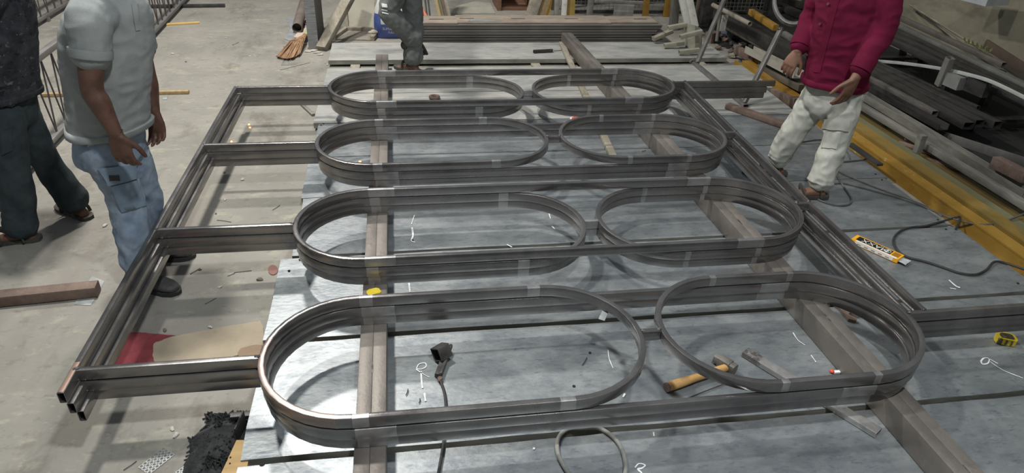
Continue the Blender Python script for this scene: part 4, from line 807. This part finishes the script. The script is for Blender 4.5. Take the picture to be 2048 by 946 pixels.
# scrap heap
rnd = random.Random(9); put = []
for k in range(400):
    if len(put) >= 20: break
    x = rnd.uniform(1425, 1505); y = rnd.uniform(74, 120); p = px(x, y); sz = rnd.uniform(.03, .065)
    if p.x < 3.58+sz*1.3 or any((p-q).length < (sz+r_)*1.35 for q, r_ in put): continue
    put.append((p, sz)); k2 = len(put); mb = MB()
    if k2 % 3 == 0: mb.box(p+V((0, 0, sz*.5)), (sz*2, sz*.8, sz), Matrix.Rotation(rnd.uniform(0, 3), 3, 'Z'))
    else: mb.ell(p+V((0, 0, sz*.75)), sz*1.1, sz, sz*.7, jag=.5, seed=k2, nu=9, nv=6)
    o = mb.build('scrap_lump', [RUST, STEEL_D, SUPP_D, DARK][k2 % 4], smooth=False); tag(o, 'lump of scrap in the heap behind the leaning grille', 'scrap', 'scrap heap behind the leaning grille')
o = MB().pipe(pX(1426, 10, 3.62), pX(1500, 48, 3.68), .025, .003).build('thin_pipe', mat('pale_pipe', lin(130, 120, 108), lin(146, 136, 124), .6)); tag(o, 'thin pale pipe end sticking up behind the leaning upright', 'pipe')
o = MB().bar(pX(1444, 62, 3.7), pX(1451, 30, 3.7), .07, .012, .002, up=V((0, 1, 0))).build('white_piece', WHITE); tag(o, 'small white plate propped beside the leaning upright', 'plate')
o = MB().box(px(1462, 64, .066), (.18, .16, .12)).build('blue_grey_box', mat('blue_grey', lin(92, 100, 108), lin(106, 112, 118), .7), smooth=False); tag(o, 'blue grey box under the big channel', 'box')
o = MB().tube([pX(1433, 82, 3.62), pX(1440, 30, 3.62)], .018, 8).build('thin_prop', mat('prop', lin(104, 98, 90), lin(120, 114, 104), .7)); tag(o, 'thin prop rod behind the leaning upright', 'rod')
o = MB().box(px(1424, 74, .06), (.14, .10, .12), Matrix.Rotation(.5, 3, 'Z')).build('brown_brick', RUST, smooth=False); tag(o, 'brown block beyond the far right plate corner', 'block')
o = MB().box(pX(1968, -2, 5.6), (.30, .30, .06), Matrix.Rotation(.2, 3, 'Z')).build('white_shelf_box', mat('shelf_white', lin(160, 164, 166), lin(176, 180, 180), .6), smooth=False); tag(o, 'pale box at the top right corner by the wall', 'box')

# ================================================================== PEOPLE
SLV = .50
DG = bpy.context.evaluated_depsgraph_get
def remesh(mb, name, m_, parent, voxel, smooth=4, wrinkle=0, wf=(9, 9, 16), ridge=0, seed=0):
    org = parent_world(parent)
    me = bpy.data.meshes.new(name); me.from_pydata([p-org for p in mb.v], [], mb.f); me.update()
    bm = bmesh.new(); bm.from_mesh(me); bmesh.ops.recalc_face_normals(bm, faces=bm.faces); bm.to_mesh(me); bm.free()
    o = bpy.data.objects.new(name, me); COL.objects.link(o)
    r = o.modifiers.new('r', 'REMESH'); r.mode = 'VOXEL'; r.voxel_size = voxel
    if smooth: sm = o.modifiers.new('s', 'SMOOTH'); sm.factor = .5; sm.iterations = smooth
    new = bpy.data.meshes.new_from_object(o.evaluated_get(DG())); bpy.data.objects.remove(o); bpy.data.meshes.remove(me)
    new.name = name
    if wrinkle:
        nr = [v.normal.copy() for v in new.vertices]
        for v, n in zip(new.vertices, nr):
            p = v.co+V((seed*3.1, seed*1.7, 0)); q = V((p.x*wf[0], p.y*wf[1], p.z*wf[2]))
            w = noise.noise(q+V((noise.noise(q*.5), 0, noise.noise(q*.5+V((5, 0, 0)))))*1.2)
            w2 = 1-abs(noise.noise(q*1.7+V((9, 2, 4))))*2.2
            v.co += n*wrinkle*(w+.55*w2*ridge)
    new.materials.clear(); new.materials.append(m_)
    new.polygons.foreach_set('use_smooth', [True]*len(new.polygons))
    q = bpy.data.objects.new(name, new); COL.objects.link(q); q.parent = parent; ORG[q.name] = org; return q
def bvh_of(o):
    org = ORG[o.name]; return BVHTree.FromPolygons([v.co+org for v in o.data.vertices], [tuple(p.vertices) for p in o.data.polygons])
def limb(mb, pts, n=16, sub=5):
    P_ = spline([V((*p, )) for p, r in pts], sub); R_ = spline([V((r, 0, 0)) for p, r in pts], sub)
    mb.tube(P_, .1, n, rf=lambda u: max(.002, R_[min(len(R_)-1, int(round(u*(len(R_)-1))))].x)); mb.ell(P_[0], *(R_[0].x,)*3, nu=12, nv=8); mb.ell(P_[-1], *(R_[-1].x,)*3, nu=12, nv=8)
def trunk(mb, secs, n=24):
    """secs: (centre, lateral axis, front axis, half width, half depth)"""
    K = []; sub = 4
    C_ = spline([s_[0] for s_ in secs], sub); WD = spline([V((s_[3], s_[4], 0)) for s_ in secs], sub); LA = spline([s_[1] for s_ in secs], sub); FA = spline([s_[2] for s_ in secs], sub)
    for c, w, l, f in zip(C_, WD, LA, FA):
        l = l.normalized(); f = (f-l*f.dot(l)).normalized(); K.append([c+l*w.x*math.copysign(abs(math.cos(a))**.85, math.cos(a))+f*w.y*math.copysign(abs(math.sin(a))**.9, math.sin(a)) for a in (2*math.pi*i/n for i in range(n))])
    mb.loft(K)
def hand(mb, wrist, tip, palm, thumb_side, curl=.9, s_=1.0, spread=1.0):
    """wrist->knuckle direction from wrist to tip; palm = direction the palm faces; thumb_side = direction of the thumb edge"""
    d = (tip-wrist).normalized(); pn = (palm-d*palm.dot(d)).normalized(); sd = d.cross(pn)
    if sd.dot(thumb_side) < 0: sd = -sd
    L_ = .175*s_; K = wrist+d*.085*s_
    rings = []
    for u, hw, ht in ((0, .027, .020), (.25, .032, .019), (.6, .040, .017), (.95, .042, .014), (1.05, .038, .011)):
        c = wrist+d*.088*s_*u; rings.append([c+sd*hw*s_*math.cos(a)+pn*ht*s_*math.sin(a) for a in (2*math.pi*i/16 for i in range(16))])
    mb.loft(rings)
    for i, (o_, ln, r) in enumerate(((.031, .070, .0088), (.0105, .079, .0092), (-.0105, .073, .0088), (-.030, .058, .0078))):
        b = K+sd*o_*s_; dirn = (d+sd*(o_*2.2*spread)).normalized(); p = [b-dirn*.012*s_, b]; ang = 0
        for sg, fr in ((.44, .55), (.32, 1.0), (.24, .8)):
            ang += curl*fr*(1+.12*i); dd_ = dirn*math.cos(ang)+pn*math.sin(ang); p.append(p[-1]+dd_*ln*sg*s_)
        rr = [r*s_*1.05, r*s_*1.05, r*s_, r*s_*.92, r*s_*.74]
        limb(mb, list(zip(p, rr)), 10, 3)
    b = wrist+d*.028*s_+sd*.026*s_; td = (d*.75+sd*.62+pn*.30).normalized(); p = [b-td*.015*s_, b+td*.02*s_, b+td*.048*s_]
    t2 = (d*.92+sd*.18+pn*.38).normalized(); p.append(p[-1]+t2*.030*s_); p.append(p[-1]+t2*.020*s_)
    limb(mb, list(zip(p, [.015*s_, .0135*s_, .0105*s_, .0098*s_, .0078*s_])), 10, 3)
def foot_body(mb, ankle, toe, h0):
    d = (toe-ankle); d.z = 0; d.normalize(); sd = V((-d.y, d.x, 0)); g = ankle.copy(); g.z = h0
    secs = []
    for u, w, hh in ((-.065, .018, .03), (-.05, .030, .055), (0, .034, .085), (.06, .036, .065), (.11, .042, .045), (.155, .044, .03), (.185, .034, .022), (.20, .016, .014)):
        c = g+d*u; secs.append([c+sd*w*math.cos(a)+V((0, 0, max(0, hh*(.5+.5*math.sin(a))))) for a in (2*math.pi*i/14 for i in range(14))])
    mb.loft(secs)
    for k in range(5):
        b = g+d*(.19-.012*k)+sd*(.033-.016*k); mb.ell(b+V((0, 0, .011)), .010 if k else .013, .016, .010, nu=8, nv=6)
def shoe(name, ankle, toe, h0, m_, sole_m, parent, kind, tilt=None):
    d = (toe-ankle)
    if tilt is None: d.z = 0
    d.normalize(); sd = V((-d.y, d.x, 0)).normalized() if tilt is None else (V((0, 1, 0))-d*d.y).normalized(); up = sd.cross(d)*-1
    if up.dot(V((0, 0, 1)) if tilt is None else tilt) < 0: up = -up
    g = ankle.copy()
    if tilt is None: g.z = h0
    else: g = ankle-up*.04
    rings = []
    prof = ((-.085, .024, .03), (-.075, .036, .07), (-.03, .042, .105), (.02, .043, .105), (.06, .045, .085), (.11, .050, .066), (.16, .050, .056), (.195, .040, .046), (.215, .020, .03))
    if kind == 'boot':
        for u, w, hh in prof: rings.append([g+d*u+sd*w*math.cos(a)+up*(.010+hh*(.5+.5*math.sin(a))) for a in (2*math.pi*i/18 for i in range(18))])
        mb = MB(); mb.loft(rings); limb(mb, [(g+up*.06-d*.02, .046), (g+up*.14-d*.03, .046)], 14); s = remesh(mb, name, m_, parent, .006, 3)
    outl = [(-.092, 0), (-.085, .030), (-.05, .042), (.03, .040), (.10, .050), (.16, .053), (.205, .040), (.228, .012), (.228, -.012), (.205, -.040), (.16, -.053), (.10, -.050), (.03, -.040), (-.05, -.042), (-.085, -.030)]
    mb = MB(); n = len(outl); th = .022
    lowv = [g+d*u+sd*w+up*.001 for u, w in outl]; hi = [g+d*u+sd*w+up*th for u, w in outl]
    mb.add(lowv+hi, [tuple(range(n-1, -1, -1)), tuple(range(n, 2*n))]+[(i, (i+1) % n, n+(i+1) % n, n+i) for i in range(n)]); mb.build(name+'_sole' if kind == 'boot' else name, sole_m, parent)
    if kind == 'sandal':
        for u, hh in ((.09, .062), (-.02, .085)):
            pts = [g+d*(u+.02*math.sin(a))+sd*.052*math.cos(a)+up*(.018+hh*math.sin(a)) for a in (math.pi*k/10 for k in range(11))]
            MB().sweep(pts, rrect(.035 if u > 0 else .02, .005, .0015), up=d).build('strap', sole_m, parent)
def head(mb, neck, f, lat, s_=1.0):
    u = V((0, 0, 1)); c = neck+u*.175*s_+f*.025*s_
    R = Matrix((lat, f, u)).transposed()
    mb.ell(c+u*.03*s_-f*.012*s_, .076*s_, .094*s_, .090*s_, R, 20, 14); mb.ell(c-u*.045*s_+f*.022*s_, .058*s_, .066*s_, .075*s_, R, 18, 12); mb.ell(c-u*.098*s_+f*.052*s_, .028*s_, .024*s_, .020*s_, R)
    limb(mb, [(c+u*.01*s_+f*.082*s_, .010*s_), (c-u*.028*s_+f*.104*s_, .014*s_)], 10); 
    mb.ell(c-u*.064*s_+f*.083*s_, .026*s_, .010*s_, .009*s_, R)
    for k in (-1, 1): mb.ell(c+lat*k*.078*s_-u*.005*s_-f*.008*s_, .010*s_, .020*s_, .032*s_, R); mb.ell(c+lat*k*.030*s_+u*.030*s_+f*.074*s_, .022*s_, .012*s_, .007*s_, R)
    limb(mb, [(neck-u*.06*s_-f*.01, .066*s_), (neck+u*.05*s_, .056*s_), (c-u*.03*s_-f*.015, .055*s_)], 16)
    return c, R
HAIRM = mat('hair', lin(22, 20, 19), lin(34, 30, 28), .6, 0, 40, bump=.4, bscale=200)
EYEW = mat('eye_white', lin(214, 208, 200)); EYEB = mat('eye_dark', lin(28, 22, 18), rough=.2)
def person(label, base, f, pelvis, neck, arms, legs, skin, shirt_m, trouser_m, sleeve, shirt_hem, shoes, waist=(.19, .15), chest=(.215, .155), loose=1.0, thigh=.098, calf=.078, hemr=.085, wr=(.007, .010), seed=0, knee_bag=0):
    f = f.normalized(); lat = V((f.y, -f.x, 0))   # the person's right-hand side
    t = thing('person', label, 'person', base); up = (neck-pelvis); TL = up.length; up.normalize()
    # ---- body, one continuous surface
    mb = MB(); pc = pelvis; at_ = lambda h: pelvis+up*(TL*h)
    trunk(mb, [(at_(-.12), lat, f, .11, .09), (at_(0), lat, f, .158, .105), (at_(.22), lat, f, .140, .095), (at_(.55), lat, f, .155, .105), (at_(.78), lat, f, .165, .10), (at_(.93), lat, f, .12, .075), (at_(1.0), lat, f, .062, .062)])
    hc, HR = head(mb, neck, f, lat)
    for A in arms:
        sh, el, wrs, tip = A['j']; limb(mb, [(sh, .060), (sh.lerp(el, .5), .054), (el, .046), (el.lerp(wrs, .3), .047), (el.lerp(wrs, .75), .035), (wrs, .030)]); mb.ell(sh, .06, .06, .06)
        hand(mb, wrs, tip, A['palm'], A['thumb'], A.get('curl', .55), A.get('s', 1.14))
    for G in legs:
        hp, kn, an, toe = G['j']; limb(mb, [(hp, .078), (hp.lerp(kn, .5), .068), (kn, .052), (kn.lerp(an, .3), .052), (an, .036)])
        if G.get('tilt') is None: foot_body(mb, an, toe, G['h'])
        else:
            d = (toe-an).normalized(); limb(mb, [(an, .036), (an+d*.06, .034), (an+d*.12, .03)])
    body = remesh(mb, 'body', skin, t, .0055, 3)
    # ---- hair, eyes
    mb = MB(); mb.ell(hc+V((0, 0, .046))-f*.026, .081, .096, .084, HR, 20, 12); mb.ell(hc-f*.06-V((0, 0, .01)), .066, .05, .07, HR); remesh(mb, 'hair', HAIRM, t, .007, 2, .003, (60, 60, 60))
    for k in (-1, 1):
        p = hc+lat*k*.030+V((0, 0, .012))+f*.078; e = MB().ell(p, .012, .010, .009, HR).build('eye', EYEW, t); MB().ell(p+f*.0075, .005, .004, .005, HR, 8, 6).build('iris', EYEB, e)
    # ---- trousers
    mb = MB(); trunk(mb, [(at_(-.17), lat, f, .06, .05), (at_(-.10), lat, f, waist[0]*.85, waist[1]*.82), (at_(0), lat, f, waist[0]*.92, waist[1]*.84), (at_(.10), lat, f, waist[0]*.90, waist[1]*.82), (at_(.18), lat, f, waist[0]*.86, waist[1]*.80)])
    for G in legs:
        hp, kn, an, toe = G['j']; e = an+(kn-an)*G.get('hem', .12)
        b1 = kn.lerp(e, .35)
        limb(mb, [(hp+(hp-kn).normalized()*.02, thigh*1.04), (hp.lerp(kn, .35), thigh), (hp.lerp(kn, .72), thigh*.88), (kn, thigh*.84), (b1, calf*1.02), (kn.lerp(e, .7), calf), (e.lerp(kn, .04), hemr)], 18)
        if knee_bag:
            for q_, r_ in ((.14, 1.06), (.84, 1.12), (.95, 1.14)): mb.ell(kn.lerp(e, q_), thigh*.84*r_ if q_ < .5 else hemr*r_, thigh*.84*r_ if q_ < .5 else hemr*r_, .022)
    tr = remesh(mb, 'trousers', trouser_m, t, .0085, 3, wr[1], (10, 10, 9), 1, seed)
    # ---- shirt
    mb = MB(); h0 = shirt_hem
    trunk(mb, [(at_(h0), lat, f, waist[0]*1.10*loose, waist[1]*1.10*loose), (at_(.10), lat, f, waist[0]*1.08*loose, waist[1]*1.08*loose), (at_(.3), lat, f, waist[0]*1.03*loose, waist[1]*1.04*loose), (at_(.6), lat, f, chest[0], chest[1]), (at_(.82), lat, f, chest[0]*.95, chest[1]*.86), (at_(.94), lat, f, chest[0]*.66, chest[1]*.62), (at_(1.0), lat, f, .085, .080)])
    for A in arms:
        sh, el, wrs, tip = A['j']; mid = at_(.86)
        if sleeve == 'short':
            e = sh.lerp(el, SLV); limb(mb, [(mid.lerp(sh, .55), .085), (sh, .084), (sh.lerp(el, .4), .080), (e, .078)])
        else:
            e = el.lerp(wrs, A.get('cuff', .72)); limb(mb, [(mid.lerp(sh, .55), .085), (sh, .082), (sh.lerp(el, .5), .074), (el, .070), (el.lerp(e, .6), .062), (e, .058)])
    st = remesh(mb, 'shirt', shirt_m, t, .0085, 3, wr[0], (6, 6, 11), 1, seed+4)
    hb_ = []
    for hh, g_ in ((h0+.034, -.004), (h0+.028, .0035), (h0-.006, .004), (h0-.009, .002), (h0-.008, -.012)):
        hb_.append([at_(hh)+lat*(waist[0]*1.10*loose+g_)*math.copysign(abs(math.cos(a))**.85, math.cos(a))*(1+.03*math.sin(5*a+seed))+f*(waist[1]*1.10*loose+g_)*math.copysign(abs(math.sin(a))**.9, math.sin(a))*(1+.03*math.sin(5*a+seed)) for a in (2*math.pi*i/36 for i in range(36))])
    MB().loft(hb_).build('hem', shirt_m, st, angle=60)
    for A in arms:     # cuffs / sleeve hems
        sh, el, wrs, tip = A['j']
        if sleeve == 'short': e, d, r = sh.lerp(el, SLV), (el-sh).normalized(), .081
        else: e, d, r = el.lerp(wrs, A.get('cuff', .72)), (wrs-el).normalized(), .062
        ln = .028 if sleeve == 'short' else .075
        pts = [e+d*(.012-ln), e+d*.012]; mb = MB(); sd_, u_ = perp(d); K = 22
        ro = [[p+(sd_*math.cos(2*math.pi*i/K)+u_*math.sin(2*math.pi*i/K))*rr for i in range(K)] for p, rr in ((e+d*(.010-ln), r*.98), (e+d*(.004-ln), r*1.05), (e+d*.008, r*1.05), (e+d*.014, r*1.02), (e+d*.013, r*.92), (e-d*.02, r*.90))]
        mb.loft(ro); mb.build('sleeve_hem' if sleeve == 'short' else 'cuff', shirt_m, st, angle=60)
    # collar
    mb = MB(); K = 26
    cr = [[at_(1.0+hh)+lat*rr*math.cos(2*math.pi*i/K)+f*(rr*math.sin(2*math.pi*i/K))+up*(-.018*math.sin(2*math.pi*i/K)) for i in range(K)] for hh, rr in ((-.03, .094), (.035, .078), (.055, .082), (-.02, .104))]
    mb.loft(cr); mb.build('collar', shirt_m, st, angle=60)
    for i, G in enumerate(legs):
        hp, kn, an, toe = G['j']; k = shoes[i]
        if k: shoe('boot' if k[0] == 'boot' else 'sandal', an, toe, G['h'], k[1], k[2], t, k[0], G.get('tilt'))
    return t, body, tr, st
def patch(quad, target, name, m_, parent, nx=8, ny=5, off=.006, th=.006):
    """cloth patch sewn on a garment: corner pixels find where it sits on the surface"""
    bv = bvh_of(target); rows = []
    for j in range(ny+1):
        r_ = []
        for i in range(nx+1):
            u, v = i/nx, j/ny; a = (1-u)*(1-v); b = u*(1-v); c = u*v; d = (1-u)*v
            x = quad[0][0]*a+quad[1][0]*b+quad[2][0]*c+quad[3][0]*d; y = quad[0][1]*a+quad[1][1]*b+quad[2][1]*c+quad[3][1]*d
            h_ = bv.ray_cast(CAM, ray(x, y).normalized())
            r_.append(None if h_[0] is None else h_[0]+h_[1]*off)
        rows.append(r_)
    if any(p is None for r_ in rows for p in r_): print('patch missed', name, quad); return None
    mb = MB(); n = nx+1; top = [p for r_ in rows for p in r_]; bot = [p+(p-CAM).normalized()*th for p in top]; T = len(top)
    fs = [(j*n+i, j*n+i+1, (j+1)*n+i+1, (j+1)*n+i) for j in range(ny) for i in range(nx)]
    per = list(range(nx))+[j*n+nx for j in range(ny)]+[ny*n+i for i in range(nx, 0, -1)]+[j*n for j in range(ny, 0, -1)]
    mb.add(top+bot, fs+[(per[i], T+per[i], T+per[(i+1) % len(per)], per[(i+1) % len(per)]) for i in range(len(per))]); return mb.build(name, m_, parent, angle=50)
def cloth(name, a, b, sc=10, **k): return mat(name, a, b, .92, 0, sc, bump=.25, bscale=420, spec=.2, **k)
SKIN = mat('skin', lin(98, 66, 50), lin(122, 86, 68), .55, 0, 14, bump=.08, bscale=180)
SKIN2 = mat('skin_dark', lin(80, 54, 44), lin(102, 72, 58), .55, 0, 14, bump=.08, bscale=180)
BOOT = mat('boot_leather', lin(44, 43, 42), lin(66, 64, 61), .6, 0, 12, bump=.2); SOLE = mat('boot_sole', lin(32, 32, 32), lin(48, 47, 45), .8); SAND = mat('sandal_rubber', lin(58, 56, 52), lin(76, 73, 68), .8)
Z = V((0, 0, 1))
# ---- grey polo man
f = V((.80, -.60, 0)); lat = V((f.y, -f.x, 0)); GY = 3.33
GREY = cloth('grey_polo', lin(138, 142, 140), lin(154, 157, 154)); BLUE = cloth('light_denim', lin(112, 130, 150), lin(158, 170, 182), 7, layers=[(lin(84, 104, 128), 9, .58, (1, 1, .5), .1, .6)])
pel = pY(219, 290, GY); nk = pY(214, -32, GY); 
ga, gt, gs = None, None, None
arms = [dict(j=(pY(178, 38, GY-.18), pY(184, 178, GY-.24), pY(231, 266, GY-.26), pY(254, 334, GY-.26)), palm=V((.15, 1, 0)), thumb=V((1, 0, 0)), curl=.42, s=1.2), dict(j=(pY(258, 30, GY+.16), pY(292, 150, GY+.20), pY(307, 222, GY+.15), pY(316, 268, GY+.13)), palm=V((-.2, -1, 0)), thumb=V((-1, 0, 0)), curl=.45)]
legs = [dict(j=(pY(212, 302, GY-.08), pY(254, 406, GY-.03), pY(277, 541, 3.25), px(360, 588)), h=0, hem=.10), dict(j=(pY(252, 296, GY+.09), pY(292, 394, GY+.17), pY(298, 488, 3.52), px(406, 513)), h=0, hem=.06)]
tg, ga, gt, gs = person('man in a grey polo shirt and light blue cargo jeans standing beside the grilles', px(325, 560), f, pel, nk, arms, legs, SKIN2, GREY, BLUE, 'short', .12, [('boot', BOOT, SOLE), ('boot', BOOT, SOLE)], waist=(.172, .148), chest=(.202, .152), thigh=.096, calf=.080, hemr=.078, seed=1)
BLUE_D = cloth('denim_pocket', lin(112, 132, 152), lin(142, 158, 172), 8)
patch([(196, 334), (268, 330), (272, 356), (218, 370)], gt, 'pocket_flap', BLUE_D, gt, off=.010)
patch([(222, 372), (272, 360), (292, 410), (244, 424)], gt, 'cargo_pocket', BLUE_D, gt, off=.007)
patch([(217, 348), (237, 348), (238, 359), (219, 359)], gt, 'brand_tab', mat('tab_dark', lin(50, 50, 54), lin(62, 62, 66), .8), gt, 4, 3, off=.014)
patch([(262, 8), (276, 8), (280, 60), (270, 62)], gs, 'placket', GREY, gs, 3, 8, off=.004)
MB().tube([arms[0]['j'][2]+V((.030*math.cos(a), .022*math.sin(a), .012*math.cos(a))) for a in (k*math.pi/8 for k in range(16))], .003, 6, closed=True).build('bracelet', RUBBER, tg)
# ---- dark shirt man at the left edge
f = V((-.93, .36, 0)); DY = 3.92
DSH = cloth('dark_print_shirt', lin(40, 42, 46), lin(66, 68, 72), 16, layers=[(lin(112, 112, 114), 22, .60, (1.2, 1.2, 1.6), .03, .75), (lin(26, 27, 30), 12, .58, (1, 1, 2), .04, .8)]); DJ = cloth('dark_denim', lin(42, 50, 54), lin(62, 70, 72), 8)
pel = pY(16, 222, DY); nk = pY(-20, -55, DY)
arms = [dict(j=(pY(-35, -8, DY-.19), pY(-95, 80, DY-.24), pY(-150, 140, DY-.2), pY(-180, 150, DY-.2)), palm=-Z, thumb=V((0, .5, .3))), dict(j=(pY(15, -5, DY+.18), pY(-60, 75, DY+.22), pY(-120, 120, DY+.2), pY(-150, 130, DY+.2)), palm=-Z, thumb=V((0, -.5, .3)))]
legs = [dict(j=(pY(10, 232, DY-.09), pY(30, 345, DY-.12), pY(42, 462, DY-.14), px(-30, 488)), h=0, hem=.08), dict(j=(pY(42, 228, DY+.08), pY(92, 325, DY+.12), pY(156, 412, DY+.13), px(108, 408)), h=0, hem=.14)]
td, da, dt, ds = person('man in a dark patterned shirt and dark jeans walking off the left edge', px(60, 460), f, pel, nk, arms, legs, SKIN, DSH, DJ, 'short', .13, [('sandal', SAND, SAND), ('sandal', SAND, SAND)], waist=(.165, .135), chest=(.20, .14), thigh=.088, calf=.080, hemr=.086, wr=(.006, .007), seed=7)
patch([(2, 262), (22, 258), (24, 300), (4, 310)], dt, 'back_pocket', DJ, dt, off=.007)
# ---- red shirt man
f = V((-.62, -.78, 0)); RY = 4.0
RED = cloth('maroon_shirt', lin(88, 14, 40), lin(104, 22, 52), 9); CRM = cloth('cream_trousers', lin(166, 166, 156), lin(188, 187, 176), 7, layers=[(lin(146, 150, 146), 6, .58, (1, 1, 1), .12, .5)])
pel = pY(1662, 190, RY); nk = pY(1735, -118, RY)
arms = [dict(j=(pY(1668, -80, RY+.17), pY(1622, 40, RY+.20), pY(1596, 102, RY+.10), pY(1562, 158, RY+.08)), palm=V((.6, .6, -.3)), thumb=V((-.6, -.5, -.5)), curl=.42, cuff=.80), dict(j=(pY(1796, -70, RY-.15), pY(1766, 62, RY-.20), pY(1712, 154, RY-.27), pY(1664, 240, RY-.27)), palm=V((-.3, .95, 0)), thumb=V((-1, .1, 0)), curl=.32, s=1.3, cuff=.80)]
legs = [dict(j=(pY(1634, 196, RY+.09), pY(1586, 262, RY+.10), pY(1555, 322, RY+.16), px(1476, 344, ZP)), h=ZP+.002, hem=.10), dict(j=(pY(1692, 200, RY-.08), pY(1670, 292, RY-.14), pY(1636, 370, RY-.20), px(1565, 392, ZP)), h=ZP+.002, hem=.08)]
trd, ra, rt, rs = person('man in a maroon shirt and cream trousers standing on the right plates', px(1600, 370, ZP), f, pel, nk, arms, legs, SKIN, RED, CRM, 'long', .08, [('sandal', SAND, SAND), ('sandal', SAND, SAND)], waist=(.18, .135), chest=(.205, .150), loose=1.04, thigh=.098, calf=.080, hemr=.074, wr=(.010, .013), seed=3, knee_bag=1)
patch([(1650, 238), (1700, 236), (1696, 262), (1646, 258)], rt, 'pocket_flap', CRM, rt, off=.010); patch([(1650, 264), (1682, 266), (1672, 298), (1644, 296)], rt, 'cargo_pocket', CRM, rt, off=.007)
patch([(1668, -6), (1680, -6), (1640, 146), (1628, 144)], rs, 'placket', RED, rs, 3, 14, off=.004)
bvs = bvh_of(rs)
for x, y in ((1658, 8), (1642, 48), (1615, 110)):
    h_ = bvs.ray_cast(CAM, ray(x, y).normalized())
    if h_[0]: MB().cyl(h_[0], h_[0]+h_[1]*.012, .009, n=10).build('button', mat('button', lin(92, 34, 52), lin(108, 48, 64), .4), rs)
# ---- walking man at the back, cut off above the thighs
f = V((-.97, -.2, 0)); BY = 6.55
DTR = cloth('charcoal_trousers', lin(92, 96, 94), lin(116, 119, 115), 8, layers=[(lin(112, 114, 110), 5, .62, (1, 1, 1), .12, .5)])
pel = pY(806, -75, BY); nk = pY(800, -205, BY)
nk = pel+V((-.06, 0, .52))
sh = nk-V((0, 0, .07)); lt = V((f.y, -f.x, 0))
arms = [dict(j=(sh+lt*.18, sh+lt*.22+V((-.12, 0, -.27)), sh+lt*.16+V((-.34, 0, -.36)), sh+lt*.14+V((-.5, 0, -.34))), palm=-Z, thumb=-lt), dict(j=(sh-lt*.18, sh-lt*.24+V((.08, 0, -.28)), sh-lt*.22+V((-.05, 0, -.5)), sh-lt*.22+V((-.1, 0, -.66))), palm=lt, thumb=f)]
legs = [dict(j=(pY(806, -58, BY-.08), pY(777, 24, BY-.10), pY(832, 84, BY+.02), pY(848, 108, BY+.16)), h=0, hem=.12, tilt=V((-1, 0, .3))), dict(j=(pY(818, -58, BY+.08), pY(827, 34, BY+.06), pY(826, 118, BY+.02), px(780, 132, ZP)), h=ZP+.002, hem=.05)]
tb, ba, bt, bs = person('man in dark work trousers stepping across the far plates, seen from the thighs down', px(805, 134, ZP), f, pel, nk, arms, legs, SKIN, cloth('dark_tshirt', lin(70, 74, 78), lin(86, 90, 92)), DTR, 'short', .0, [('boot', BOOT, SOLE), ('sandal', SAND, SAND)], thigh=.104, calf=.088, hemr=.094, wr=(.008, .013), seed=5)
for q in ([(764, 7), (774, 8), (775, 15), (765, 14)], [(764, 18), (775, 20), (775, 22), (764, 20)], [(765, 24), (777, 27), (777, 29), (765, 26)]): patch(q, bt, 'knee_print', CHALK, bt, 3, 2, off=.006, th=.004)
